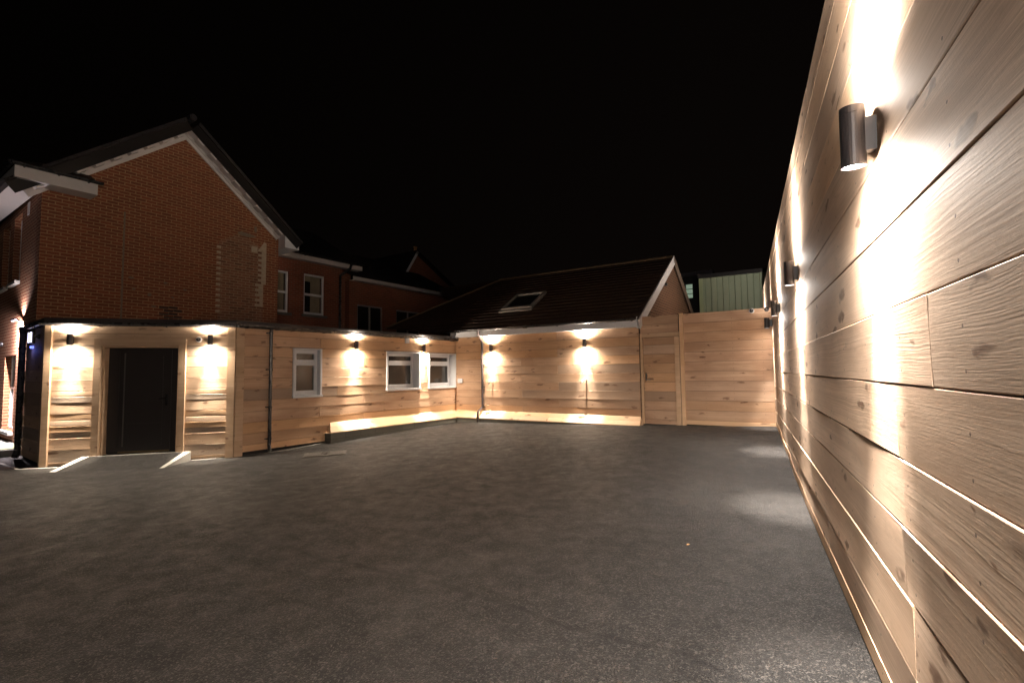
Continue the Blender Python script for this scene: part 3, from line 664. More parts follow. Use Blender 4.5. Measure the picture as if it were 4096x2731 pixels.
# ================================================================ right-hand wall
rw = thing('right_board_wall', FR, 'very tall wall of wide weathered boards running down the right side of the yard', 'wall')
LR = dist((RX(FAR_Y), FAR_Y), (RX(-1.2), -1.2))
seR = [.05, .33, .60, .873, 1.139, 1.431, 1.735, 2.06, 2.37, 2.68, 2.99, 3.30, 3.58, 3.80]
jr = {}; rr = random.Random(77)
def ur(px, py): return hu(FR, px, py)
jr[7] = [ur(3152, 1160), ur(3560, 900) + 2.6]; 
jr[3] = [ur(3655, 2300)]
for i in range(13):
    if i not in jr:
        x = rr.uniform(.5, 4.4); l = []
        while x < LR - 3.4: l.append(x); x += rr.uniform(4.2, 4.8)
        jr[i] = l
jr[3] = [2.2, 6.6, ur(3640, 1800)]
jr[2] = [3.9, 8.3, ur(3655, 2300)]
jr[9] = [2.0, 6.4, 10.8]; jr[8] = [4.0, 8.4]; jr[10] = [3.1, 7.5]; jr[11] = [5.2, 9.7]; jr[6] = [2.6, 9.2]
jr[5] = [3.4, 7.8, ur(3745, 1200)]
jr[4] = [2.9, 7.6, ur(3610, 1550)]
tR = {}
for i in range(13):
    for k in range(8): tR[(i, k)] = (rr.uniform(.1, .68), rr.uniform(0, .75), rr.uniform(.35, .8))
boards(0, LR, seR, [], seed=41, gap=.0028, amp=.0018, lip=.002, lips=lambda r_: (.006 if r_ < 4 else .002), seg=.06, nv=6, joints=jr, tones=tR).build('wall_boards', M['wood_pale'], rw, FR)
MB().box(0, LR, .001, .25, -.15, 3.79).build('wall_core', M['dark'], rw, FR)
bs = MB(); bs.cur = (.2, .6, .6)
n = 40
for i in range(n):
    u0, u1 = LR * i / n, LR * (i + 1) / n
    w0 = FR @ Vector((u0, -.05, 0)); w1 = FR @ Vector((u1, -.05, 0)); z0, z1 = gz(w0.x, w0.y) + .015, gz(w1.x, w1.y) + .015
    q = [(u0, -.030, z0), (u1, -.030, z1), (u1, -.030, z1 + .10), (u0, -.030, z0 + .10)]
    bs.face(q, uv=[(u0, 0), (u1, 0), (u1, .1), (u0, .1)]); bs.face([(u0, -.030, z0 + .10), (u1, -.030, z1 + .10), (u1, .0, z1 + .10), (u0, .0, z0 + .10)]); bs.face([(u0, .0, z0), (u1, .0, z1), (u1, -.030, z1), (u0, -.030, z0)])
bs.build('base_board', M['trim'], rw, FR)

# ================================================================ up-and-down wall lamps
def lamp(F, u, z, Lm, label, colr, tilt=0.0, k=1.0, r=.05, off=.125, group='up and down wall lamps', up=1.0, wide=1.0, glow=1.0, beam=1.0, wash=1.0):
    T = F @ Matrix.Translation((u, 0, z)) @ Matrix.Rotation(tilt, 4, 'Y')
    o = thing('wall_lamp', T, label, 'wall lamp', group); h = Lm / 2
    MB().lathe([(r * .86, -h + .012), (r * .86, -h), (r, -h), (r, h - .035), (r * .965, h - .034), (r * .965, h - .031), (r, h - .030), (r, h), (r * .86, h), (r * .86, h - .012)], (0, -off, 0)).build('lamp_body', M['lampbody'], o, T)
    br = MB(); br.box(-.026, .026, -off + r * .85, -.022, -.070, .070); br.build('bracket', M['lampbody'], o, T)
    for s in (-1, 1):
        l = MB().lathe([(0.0001, s * (h - .008)), (r * .85, s * (h - .008))], (0, -off, 0)); l.build('lens', M['lens'], o, T)
        pk = k * (up if s > 0 else 1)
        for nm, ang, en, bl in (('beam', 37, E_CORE * pk * beam * (1.7 if s < 0 else 1.0), 1.0), ('spill', 96, E_WIDE * pk * wide, 1.0), ('glow', 178, E_SPILL * pk * glow, 1.0), ('wash', 0, E_WASH * pk * wash, 1.0)):
            ld = bpy.data.lights.new(nm, 'POINT' if nm == 'wash' else 'SPOT'); ld.energy = en; ld.color = colr; ld.shadow_soft_size = .03
            if nm != 'wash': ld.spot_size = R(ang); ld.spot_blend = bl
            lo = bpy.data.objects.new('lamp_' + nm, ld)
            link(lo, o, T @ Matrix.Translation((0, -off, s * (h + .004))) @ (Matrix.Rotation(math.pi, 4, 'X') if s > 0 else Matrix.Identity(4)))
    return o
def lamp_at(F, px, py, *a, **k):
    off = k.get('off', .125); u, z = hit(F, px, py, -off); return lamp(F, u, z, *a, **k)
lamp_at(FA, 279, 1358, .20, 'lit black lamp on the boards left of the black door', WARM, r=.045, off=.11, beam=1.0, wide=.12, glow=.8, wash=.5)
lamp_at(FA, 841, 1358, .20, 'lit black lamp between the round camera and the corner post', WARM, r=.045, off=.11, beam=1.0, wide=.12, glow=.8, wash=.5)
lamp_at(FB, 1427, 1379, .20, 'lit black lamp between the narrow window and the pair of windows', WARM, r=.045, off=.11, beam=1.0, wide=.12, glow=.8, wash=.5)
lamp_at(FB, 1697, 1392, .20, 'lit black lamp above the gap between the two windows near the corner', WARM, r=.045, off=.11, beam=1.0, wide=.12, glow=.8, wash=.5, k=.8)
lamp_at(FC, 1962, 1391, .20, 'lit black lamp just right of the barn downpipe', WARM, r=.045, off=.11, beam=1.0, wide=.12, glow=.8, wash=.5)
lamp_at(FC, 2337, 1371, .20, 'lit black lamp on the barn wall nearer the gate', WARM, r=.045, off=.11, beam=1.0, wide=.12, glow=.8, wash=.5)
def rl(y, z, Lm, label, tilt, k=1.0, **kw):
    p = FR.inverted() @ Vector((RX(y), y, 0)); kw.setdefault('wide', .3); kw.setdefault('beam', 1.35); kw.setdefault('wash', 1.35); return lamp(FR, p.x, z, Lm, label, NEUT, tilt=tilt, k=k, **kw)
K = 1.15
LK = dict(r=.047, off=.105, wide=.30, beam=1.35, wash=1.35, k=K)
lamp_at(FR, 3411, 551, .255, 'nearest and largest lit lamp high on the tall right wall', NEUT, tilt=R(5.0), **LK)
lamp_at(FR, 3156, 1094, .255, 'second lit lamp along the tall right wall', NEUT, tilt=R(3), **LK)
lamp_at(FR, 3096, 1233, .25, 'third lit lamp along the tall right wall', NEUT, tilt=R(1), **LK)
rl(10.2, 2.45, .22, 'farthest and smallest lit lamp on the tall right wall, by the fence', 0, K * .5, wide=.05, glow=.06, wash=.08)
rl(-1.05, 2.60, .27, 'added unseen lamp on the tall right wall behind the viewpoint, nearer than all the others', 0, K * 1.5, beam=1.2, glow=3.2, wash=8.0)  # unseen lamp added to continue the row and brighten the near boards
rl(13.2, 2.42, .25, 'added unseen lamp on the tall right wall hidden beyond the back fence', 0, K)  # unseen lamp added behind the fence to light the green shed

# ================================================================ ramp, painted light line, drain, leaf, step
ramp_ = thing('door_ramp', Matrix.Identity(4), 'tarmac ramp with pale concrete side kerbs in front of the black door', 'ramp')
zt_ = dbot + .0
def atz(px, py, z):
    d = ray(px, py); t_ = (z - CAMZ) / d.z; return Vector((0, 0, CAMZ)) + d * t_
TL, TR = atz(369, 1808, zt_), atz(738, 1799, zt_)
TL = FA @ Vector((o0 - .0, -.08, zt_)); TR = FA @ Vector((o1 + .02, -.08, zt_))
TLk = FA @ Vector((o0 - .12, -.08, zt_)); TRk = FA @ Vector((o1 + .14, -.08, zt_))
BLk, BL = hitg(198, 1888), hitg(222, 1888); BR, BRk = hitg(637, 1873), hitg(655, 1872)
mb = MB()
LLi = FA @ Vector((o0, .16, zt_)); LRi = FA @ Vector((o1, .16, zt_))
nn = 8
for i in range(nn):
    a0_, a1_ = i / nn, (i + 1) / nn
    f = lambda P, Q, s: P.lerp(Q, s) + Vector((0, 0, .012 * math.sin(math.pi * s)))
    mb.face([f(BL, BR, 0).lerp(TL, a0_), f(BR, BR, 0).lerp(TR, a0_), BR.lerp(TR, a1_), BL.lerp(TL, a1_)])
mb.face([TL, TR, LRi - Vector((0, 0, .002)), LLi - Vector((0, 0, .002))])
mb.build('ramp_surface', M['tarmac'], ramp_, Matrix.Identity(4))
def kerbpiece(a, b, c, d, dz=.006, side=True):
    k = MB(); u_ = Vector((0, 0, dz)); dn = Vector((0, 0, -.25))
    k.face([a + u_, b + u_, c + u_, d + u_])
    for p, q in ((a, b), (b, c), (c, d), (d, a)): k.face([p + u_ + dn, q + u_ + dn, q + u_, p + u_])
    return k
kerbpiece(BLk, BL, TL, TLk).build('ramp_kerb', M['conc'], ramp_, Matrix.Identity(4))
kerbpiece(BR, BRk, TRk, TR).build('ramp_kerb', M['conc'], ramp_, Matrix.Identity(4))
kerbpiece(TL - Vector((.0, .02, .001)), TR - Vector((0, .02, .001)), TR + Vector((0, .03, -.001)), TL + Vector((0, .03, -.001)), .004).build('ramp_nosing', M['conc'], ramp_, Matrix.Identity(4))
# flush pale strip painting in the bright line of light along the walls
def strip(pts, w=.035, dz=.006, name='painted_light_strip', mat='conc'):
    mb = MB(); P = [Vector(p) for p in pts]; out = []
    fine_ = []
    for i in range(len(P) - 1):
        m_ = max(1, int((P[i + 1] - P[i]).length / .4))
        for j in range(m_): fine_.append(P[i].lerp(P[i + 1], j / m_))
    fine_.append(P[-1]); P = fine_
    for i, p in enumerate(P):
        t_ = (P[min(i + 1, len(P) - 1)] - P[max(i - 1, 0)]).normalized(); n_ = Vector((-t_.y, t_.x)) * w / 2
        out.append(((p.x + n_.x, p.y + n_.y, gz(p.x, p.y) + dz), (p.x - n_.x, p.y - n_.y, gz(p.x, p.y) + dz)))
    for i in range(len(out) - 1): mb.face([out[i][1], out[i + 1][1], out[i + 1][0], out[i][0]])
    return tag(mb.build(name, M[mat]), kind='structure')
def g2(px, py): p = hitg(px, py); return (p.x, p.y)
strip([g2(0, 1853), g2(68, 1877), g2(228, 1870)], .05, name='painted_light_line')
strip([g2(765, 1841), g2(930, 1829), g2(1010, 1818), g2(1150, 1800), g2(1315, 1767)], .04, name='painted_light_line')
strip([g2(1315, 1767), g2(1450, 1738), g2(1640, 1703), g2(1822, 1681), g2(1990, 1686), g2(2200, 1692), g2(2560, 1699)], .035, name='painted_light_line')
# drain cover
Q = [hitg(*q) for q in ((1208, 1832), (1382, 1818), (1370, 1803), (1206, 1816))]
xd = (Q[1] - Q[0]); xd.z = (gz(Q[1].x, Q[1].y) - gz(Q[0].x, Q[0].y)); wl = xd.length; dl_ = .36
Fd = frame(Q[0] + Vector((0, 0, .004)), xd, (0, 0, 1)); 
dc = thing('drain_cover', Fd, 'rectangular ribbed metal drain cover set in the tarmac', 'drain cover')
M['iron'] = plain('worn iron', (.075, .064, .052), .75, .1, var=.3, scale=12)
m_ = MB(); dpt = (Q[3] - Q[0]).length; e = .035
m_.box(0, wl, 0, e, 0, .008); m_.box(0, wl, dpt - e, dpt, 0, .008); m_.box(0, e, e, dpt - e, 0, .008); m_.box(wl - e, wl, e, dpt - e, 0, .008); m_.box(e, wl - e, e, dpt - e, -.02, -.015)
m_.build('cover_frame', M['iron'], dc, Fd)
rb = MB(); x = .07; n = 15; cw = wl * .2
xs_ = [e + (wl - 2 * e) * (i + .5) / n for i in range(n)]
for x in xs_:
    if abs(x - wl / 2) < cw / 2: continue
    rb.box(x - .02, x + .02, e + .02, dpt - e - .02, .001, .012)
MB().box(e, wl - e, e, dpt - e, -.012, .0005).build('cover_plate', M['felt'], dc, Fd)
rb.build('ribs', M['iron'], dc, Fd)
bd = MB(); c0 = wl / 2
bd.box(c0 - cw / 2, c0 + cw / 2, e + .03, dpt - e - .03, .001, .006)
for i in range(7):
    a = i / 7 * 6.283; bd.tube([(c0 + .08 * math.cos(a), dpt / 2 + .06 * math.sin(a), .008), (c0 + .12 * math.cos(a + .6), dpt / 2 + .10 * math.sin(a + .6), .008)], .008, 6)
bd.tube([(c0 + .04 * math.cos(a * .785), dpt / 2 + .04 * math.sin(a * .785), .009) for a in range(9)], .007, 6)
bd.build('badge', M['iron'], dc, Fd)
# leaves
rl_ = random.Random(5)
def leaf(px, py, s, label):
    p = hitg(px, py); F = Matrix.Translation(p + Vector((0, 0, .006))) @ Matrix.Rotation(rl_.uniform(0, 6), 4, 'Z')
    mb = MB(); n = 8
    outl = [(s * (t - .5) * 1.5, s * .42 * math.sin(math.pi * t) * (1 + .25 * math.sin(9 * t))) for t in [i / n for i in range(n + 1)]]
    for i in range(n):
        (x0, w0), (x1, w1) = outl[i], outl[i + 1]; z0_, z1_ = .25 * w0 + .1 * x0 * x0 / s, .25 * w1 + .1 * x1 * x1 / s
        mb.face([(x0, 0, 0.002), (x1, 0, 0.002), (x1, w1, z1_ + .003), (x0, w0, z0_ + .003)], smooth=True); mb.face([(x0, -w0, z0_ + .003), (x1, -w1, z1_ + .003), (x1, 0, 0.002), (x0, 0, 0.002)], smooth=True)
    return tag(mb.build('leaf', M['leaf'], None, F), label, 'leaf')
leaf(2753, 2181, .026, 'small orange fallen leaf alone on the open tarmac')
# mossy step at the foot of the house side wall
stp = MB(); 
stp.box(LH - 3.4, LH - .10, -.62, -.02, -.3, .02); s_ = stp.build('paving_step', M['conc_dark'], None, FH); tag(s_, 'low mossy concrete step at the foot of the brick side wall', 'step')
MB().box(LH - 1.2, LH - .2, -.6, -.03, .0205, .035).build('moss_patch', M['moss'], s_, FH)

# ================================================================ brick house with gable
house = thing('gabled_brick_house', FG, 'two-storey red brick house with white trimmed gable above the extension', 'house')
ap = hit(FG, 744, 532); pR = hit(FG, 1084, 914); pL = hit(FG, 289, 693)
uR = hu(FG, 1112, 1100)
slR = (pR[1] - ap[1]) / (pR[0] - ap[0]); slL = (ap[1] - pL[1]) / (ap[0] - pL[0])
zL0 = ap[1] - slL * ap[0]; zRe = ap[1] + slR * (uR - ap[0])
zb_ = 2.3
gwm = MB(); gwm.prism([(0, zb_), (uR, zb_), (uR, zRe), ap, (0, zL0)], 1, 0, .3); gwm.build('gable_wall', M['brick'], house, FG)
hsl = (LH - 1.25, LH - .80); 
# side wall with openings
def hh(px, py): return hit(FH, px, py)
uw = [hh(84, 1000)[0], hh(57, 1000)[0]]
ga0, ga1 = hh(12, 1600)[0], hh(56, 1600)[0]
op_g = (ga0, ga1, hz(FH, 30, 1722), hz(FH, 30, 1424))
u2a, u2b = hh(54, 1000)[0], hh(84, 1000)[0]
op_1 = (u2a, u2b, hz(FH, 70, 1128), hz(FH, 72, 868)); 
u3a, u3b = hh(2, 1000)[0], hh(26, 1000)[0]
op_2 = (u2a - (u2b - u2a) - .5 - .0, u2a - .5, op_1[2], op_1[3])
z_e = hz(FG, 155, 752)
sw_ = MB()
for (a, b, c, d) in rects_minus((0, LH, -.3, z_e + .1), [op_g, op_1, op_2]): sw_.box(a, b, 0, .28, c, d)
sw_.build('side_wall', M['brick'], house, FH)
for op, sill in ((op_g, 1), (op_1, 1), (op_2, 1)):
    a, b, c, d = op; w = MB(); e = .05; y = .12
    w.box(a, a + e, y, y + .06, c, d); w.box(b - e, b, y, y + .06, c, d); w.box(a + e, b - e, y, y + .06, d - e, d); w.box(a + e, b - e, y, y + .06, c, c + e); w.box(a + e, b - e, y - .003, y + .06, c + (d - c) * .55, c + (d - c) * .55 + .05)
    wf = w.build('window', M['upvc'], house, FH)
    MB().box(a + e, b - e, y + .025, y + .035, c + e, d - e).build('pane', M['glass'], wf, FH)
    MB().box(a - .04, b + .05, -.09, .11, c - .07, c - .001).build('window_sill', M['conc'], wf, FH)
# trims of the gable verge
ov = .34
def sl_pts(s):   # s=+1 right, -1 left : a = apex, b = foot
    return (ap, (uR + .02, zRe)) if s > 0 else (ap, (-.3, zL0 - slL * .3))
vt = MB()
for s in (1, -1):
    a, b = sl_pts(s); vboard(vt, a, b, .15, -.035, -.001); vboard(vt, a, b, .07, -.055, -.0351)
vt.build('verge_trim', M['soff'], house, FG)
so = MB(); DE = []
for s in (1, -1):
    a, b = Vector(sl_pts(s)[0]), Vector(sl_pts(s)[1]); nrm = Vector((-(b - a).y, (b - a).x)).normalized(); nrm = nrm if nrm.y > 0 else -nrm
    q = [a, b, b + nrm * .02, a + nrm * .02]
    so.prism([tuple(x) for x in q], 1, -ov, -.0)
    Ld = (b - a).length; d = (b - a).normalized(); k = .25
    while k < Ld - .2:
        p = a + d * k; de = MB(); DE.append(de); de.prism([tuple(x) for x in (p, p + d * .20, p + d * .20 - nrm * .07, p - nrm * .07)], 1, -ov + .01, -.13); k += .42
so.build('verge_soffit', M['soff'], house, FG); [q_.build('dentil_block', M['soff'], house, FG) for q_ in DE]
bg_ = MB(); rfh = []
for s in (1, -1):
    a, b = Vector(sl_pts(s)[0]), Vector(sl_pts(s)[1]); d = (b - a).normalized(); nrm = Vector((-d.y, d.x)); nrm = nrm if nrm.y > 0 else -nrm
    e_ = b + d * (.50 if s > 0 else .25)
    q = [a + nrm * -.03, e_ + nrm * -.03, e_ + nrm * .2, a + nrm * .2]
    bg_.prism([tuple(x) for x in q], 1, -ov - .03, -ov)
    q = [a + nrm * .205, e_ + nrm * .205, e_ + nrm * .27, a + nrm * .27 + Vector((0, .03))]
    mm = MB(); 
    P = [tuple(x) for x in q]
    lo = [(p[0], -ov - .07, p[1]) for p in P]; hi = [(p[0], 9.0, p[1]) for p in P]
    for i, j in ((0, 1), (1, 2), (2, 3), (3, 0)):
        LL = math.dist(P[i], P[j]); mm.face([lo[i], lo[j], hi[j], hi[i]], uv=[(0 - ov, 0), (0 - ov, LL), (9, LL), (9, 0)])
    mm.face(lo[::-1]); mm.face(hi); mm.build('roof', M['slate'], house, FG)
bg_.build('barge_board', M['barge'], house, FG)
rt = MB(); k = -ov - .08
while k < 9: rt.tube([(ap[0], k, ap[1] + .30), (ap[0], min(k + .44, 9), ap[1] + .30)], .09, 10); k += .45
rt.build('ridge', M['slate'], house, FG)
# right eaves box
e1 = MB(); zq = zRe - .02; e1.box(uR, uR + .46, -ov - .03 + .0, 8, zq - .36, zq - .34)
e1.prism([(uR + .0, zq - .34), (uR + .46, zq - .34), (uR + .46, zq - .10), (uR + .0, zq + .1)], 1, -ov - .02, 8); e1.build('eaves_box', M['upvc'], house, FG)
# left eaves: returned across the front
ue = hu(FG, 385, 770, -.45); z0e, z1e = z_e, z_e + .22
e2 = MB(); e2.box(-.5, ue, -.47, -.45, z0e, z1e + .02); e2.box(-.52, ue, -.45, -.001, z0e + .001, z0e + .015); e2.box(ue, ue + .02, -.47, -.001, z0e - .005, z1e + .02)
e2.box(-.52, -.5, -.47, 7, z0e, z1e + .02); e2.box(-.499, .0, -.0, 7, z0e + .001, z0e + .015)
e2.build('eaves_box', M['soff'], house, FG)
gutter(FG, -.58, ue + .10, z1e + .06, -.53, house, [hu(FG, x, y, -.53) for x, y in ((98, 680), (238, 712), (357, 738))], .05)
gs = MB(); gs.tube([(-.58, -.5, z1e + .06), (-.58, 7, z1e + .06)], .052, 12); gs.build('gutter', M['black'], house, FG)
hr = MB(); hr.face([(-.55, -.5, z1e + .07), (ue, -.5, z1e + .07), (ue, .0, z1e + .34), (-.05, .0, z1e + .34)]); hr.face([(-.55, -.5, z1e + .07), (-.05, .0, z1e + .34), (1.2, 7, z1e + 1.2), (-.55, 7, z1e + .07)]); hr.build('eaves_roof', M['tile'], house, FG)
# marks on the gable: old chimney scar, soldier patch, vertical seam
c0x, c1x = hu(FG, 873, 1100), hu(FG, 1052, 1100); zc0, zc1 = hz(FG, 870, 1285), hz(FG, 960, 940)
sc = MB(); sc.prism([(c0x, zc0), (c1x, zc0), (c1x + .0, zc1 - .28), (c1x - .5, zc1 - .05), (c0x + .5, zc1), (c0x - .0, zc1 - .30)], 1, -.012, -.001); sc.build('patched_brickwork', M['brick_old'], house, FG)
CR = []
zt0 = zc1 - .50
for i in range(13):
    z = zt0 - i * .15
    if z < zc0 + .1: break
    CR.append(MB().box(c0x - .06, c0x + .05, -.02, -.0125, z, z + .07))
pr1 = c1x - .02; zt1 = hz(FG, 1050, 985)
cr = MB(); CR.append(cr)
for i in range(23):
    z = zt1 - .18 - i * .075
    if i > 17 and i % 2: wd = .10
    else: wd = .24 if i % 2 == 0 else .14
    thin = i > 13
    (CR.append(MB()) or CR[-1] if i > 17 else cr).box(pr1 + (.02 if thin else .10) - wd, pr1 + (.02 if thin else .10), -.022, -.0125, z, z + (.066))
    if not thin: cr.box(pr1 - .03, pr1 + .10, -.021, -.0125, z + .066, z + .075)
cr.prism([(pr1 - .16, zt1 - .18), (pr1 + .10, zt1 - .18), (pr1 + .10, zt1 + .10), (pr1 + .03, zt1 + .12)], 1, -.021, -.0125)
CR.append(MB().box(pr1 - .35, pr1 - .17, -.02, -.0125, zt1 - .24, zt1 - .06))
[q_.build('plaster_tooth', M['cream'], house, FG) for q_ in CR]
SM = []; sm_ = MB(); SM.append(sm_); sx_ = hu(FG, 490, 1100)
r2 = random.Random(3)
z = 2.6
while z < hz(FG, 500, 855): sm_.box(sx_ - .018 + r2.uniform(-.006, .006), sx_ + .02, -.006, -.001, z, z + .1455); z += .145
for (px, py, w, h_) in ((525, 1110, .12, .06), (598, 1178, .10, .09), (535, 1155, .07, .06), (760, 960, .0, .0), (985, 940, .55, .14), (1023, 918, .10, .2), (662, 1132, .1, .06), (690, 1190, .09, .05), (615, 1226, .12, .05), (740, 1160, .1, .05)):
    if w:
        a_, b_ = hit(FG, px, py); n_ = 9; SM.append(MB())
        SM[-1].prism([(a_ + w / 2 * math.cos(i * .698) * r2.uniform(.7, 1.2), b_ + h_ / 2 * math.sin(i * .698) * r2.uniform(.7, 1.2)) for i in range(n_)], 1, -.005, -.0008)
[q_.build('mortar_patch', M['mortar'], house, FG) for q_ in SM]
db_ = MB()
for i in range(2):
    for j in range(4):
        a_, b_ = hit(FG, 655 + 36 * i + (18 if j % 2 else 0), 1231 + 13 * j); db_.box(a_ - .1, a_ + .1, -.007, -.001, b_ - .03, b_ + .03)
db_.build('dark_bricks', brick('blue bricks', (.07, .04, .035), (.06, .035, .03), (.2, .15, .1)), house, FG)
# pale vent brick on the side wall
vb = hit(FH, 117, 832); MB().box(vb[0] - .12, vb[0] + .10, -.01, -.001, vb[1] - .16, vb[1] + .13).build('air_brick', M['soff'], house, FH)

# ================================================================ rear brick terrace
nG = Vector((.8275, -.5615)); dG = Vector((.5615, .8275))
def par(px, Yp):      # frame parallel to the gable through the place seen at px, at depth Yp
    r_ = ray(px, 1480); t_ = Yp / r_.y; return frame((r_.x * t_, Yp, 0), (dG.x, dG.y, 0))
FT = par(1100, 17.0)
ter = thing('rear_brick_house', FT, 'dim red brick house behind the gable with two curtained white windows', 'house')
tr_ = hu(FT, 1403, 1150); tw0 = hit(FT, 1244, 1062); zt2 = tw0[1] + .1
tws = []
for l, r_, t_, b_ in ((1110, 1156, 1078, 1247), (1216, 1299, 1092, 1256)):
    u0_, zz1 = hit(FT, l, t_); u1_ = hu(FT, r_, t_); zz0 = hz(FT, l, b_); tws.append((u0_ if l > 1115 else u0_ - .5, u1_, zz0, zz1))
wm = MB()
for (a, b, c, d) in rects_minus((-1.5, tr_, 1.5, zt2), tws): wm.box(a, b, 0, .28, c, d)
wm.build('wall', M['brick_far'], ter, FT)
for (a, b, c, d) in tws:
    w = MB(); e = .07; y = .06
    w.box(a, a + e, y, y + .07, c, d); w.box(b - e, b, y, y + .07, c, d); w.box(a + e, b - e, y, y + .07, d - e, d); w.box(a + e, b - e, y, y + .07, c, c + e * 1.4); w.box(a + e, b - e, y - .01, y + .07, c + (d - c) * .47, c + (d - c) * .47 + .08)
    wf = w.build('window', M['upvc'], ter, FT)
    MB().box(a + e, b - e, y + .03, y + .036, c + e, d - e).build('pane', M['pane'], wf, FT)
    cu = MB(); n = 44; xa, xb = a + (b - a) * .45, b - e
    for i in range(n):
        t0_, t1_ = i / n, (i + 1) / n
        cu.face([(xa + (xb - xa) * t0_, .2 + .02 * math.sin(i * 1.3), c), (xa + (xb - xa) * t1_, .2 + .02 * math.sin((i + 1) * 1.3), c), (xa + (xb - xa) * t1_, .2 + .02 * math.sin((i + 1) * 1.3), d), (xa + (xb - xa) * t0_, .2 + .02 * math.sin(i * 1.3), d)], smooth=True)
    cu.box(a + e, xa, .2, .22, d - .25, d); cu.build('curtain', M['curtain'], wf, FT)
    MB().box(a, b, .75, .8, c, d).build('dark_room', M['dark'], wf, FT)
    MB().box(a - .08, b + .1, -.06, .05, c - .09, c - .001).build('window_sill', M['conc_dark'], wf, FT)
MB().box(-1.5, tr_ + .35, -.28, -.25, zt2, zt2 + .19).box(-1.5, tr_ + .35, -.25, 0.28, zt2 + .002, zt2 + .015).build('fascia', M['soff'], ter, FT)
gutter(FT, -1.5, tr_ + .4, zt2 + .22, -.33, ter, [hu(FT, 1220, 1040, -.3), hu(FT, 1410, 1080, -.3)], .06)
rq = MB(); rq.face([(-1.5, -.35, zt2 + .22), (tr_ + .4, -.35, zt2 + .22), (tr_ + .4, 3.2, zt2 + 2.2), (-1.5, 3.2, zt2 + 2.2)]); rq.face([(tr_ + .4, -.35, zt2 + .22), (tr_ + .4, 6.8, zt2 + .22), (tr_ + .4, 3.2, zt2 + 2.2)]); rq.build('roof', M['slate'], ter, FT)
dxp = hu(FT, 1355, 1200); MB().tube([(dxp + .35, -.32, zt2 + .2), (dxp + .30, -.30, zt2 + .0), (dxp, -.09, zt2 - .3), (dxp, -.08, zt2 - .5), (dxp, -.08, 1.5)], .05, 12).build('downpipe', M['black'], ter, FT)
FT2 = par(1403, 19.3)
te2 = thing('lower_brick_wing', FT2, 'very dim lower brick wing with wide dark windows behind the lamps', 'building')
u2r = hu(FT2, 1790, 1190); z2t = hz(FT2, 1571, 1152)
op = []
for l, r_, t_, b_ in ((1429, 1531, 1216, 1340), (1585, 1680, 1238, 1345)):
    u0_, zz1 = hit(FT2, l, t_); op.append((u0_, hu(FT2, r_, t_), 1.9, zz1))
wm = MB()
for (a, b, c, d) in rects_minus((-.1, u2r, 1.4, z2t), op): wm.box(a, b, 0, .28, c, d)
wm.build('wall', M['brick_far'], te2, FT2)
for (a, b, c, d) in op:
    w = MB(); e = .06; mid_ = (a + b) / 2
    w.box(a, a + e, .05, .1, c, d); w.box(b - e, b, .05, .1, c, d); w.box(a + e, b - e, .05, .1, d - e, d); w.box(mid_ - .035, mid_ + .035, .045, .1, c, d - e)
    wf = w.build('window', plain('grey frame', (.30, .27, .26), .5), te2, FT2); MB().box(a + e, b - e, .07, .08, c, d - e).build('pane', M['glass'], wf, FT2)
MB().box(-.1, u2r, -.25, -.22, z2t, z2t + .15).box(-.1, u2r, -.22, 0.0, z2t + .002, z2t + .012).build('fascia', M['soff'], te2, FT2)
rq = MB(); rq.face([(-.3, -.3, z2t + .16), (u2r + .5, -.3, z2t + .16), (u2r + .5, 3.5, z2t + 2.1), (-.3, 3.5, z2t + 2.1)]); rq.build('roof', M['slate'], te2, FT2)
# distant gable with one pale barge board and a chimney
FX = par(1616, 25.0)
dg = thing('distant_gabled_house', FX, 'faint dark gable with one pale barge board and small chimney pot', 'house')
g0 = hit(FX, 1616, 1086); g1 = hit(FX, 1663, 1010); g2_ = hit(FX, 1830, 1170)
gm = MB(); gm.prism([(g0[0], g0[1] - 2), (g2_[0], g2_[1] - 1.5), (g2_[0], g2_[1]), g1, g0], 1, 0, .3); gm.build('gable_wall', M['brick_far'], dg, FX)
b1_ = MB(); vboard(b1_, g0, (g1[0], g1[1] + .1), .16, -.12, -.05); b1_.build('barge_board', M['upvc'], dg, FX)
b2_ = MB(); vboard(b2_, (g1[0], g1[1] + .1), (g2_[0], g2_[1] + .1), .2, -.12, -.05); b2_.build('barge_board', M['barge'], dg, FX)
rq = MB(); rq.face([(g1[0], -.15, g1[1] + .12), (g2_[0], -.15, g2_[1] + .12), (g2_[0], 6, g2_[1] + .12), (g1[0], 6, g1[1] + .12)]); rq.face([(g0[0], -.15, g0[1]), (g1[0], -.15, g1[1] + .12), (g1[0], 6, g1[1] + .12), (g0[0], 6, g0[1])]); rq.build('roof', M['slate'], dg, FX)
ch = hit(FX, 1738, 1004); MB().lathe([(.10, -.25), (.09, .1), (.12, .12), (.12, .17)], (ch[0], 1.5, ch[1] + .3), seg=14).build('chimney_pot', plain('terracotta', (.45, .22, .09), .8), dg, FX)
MB().box(ch[0] - .3, ch[0] + .3, 1.2, 1.8, ch[1] - 2, ch[1] + .06).build('chimney', M['brick_far'], dg, FX)

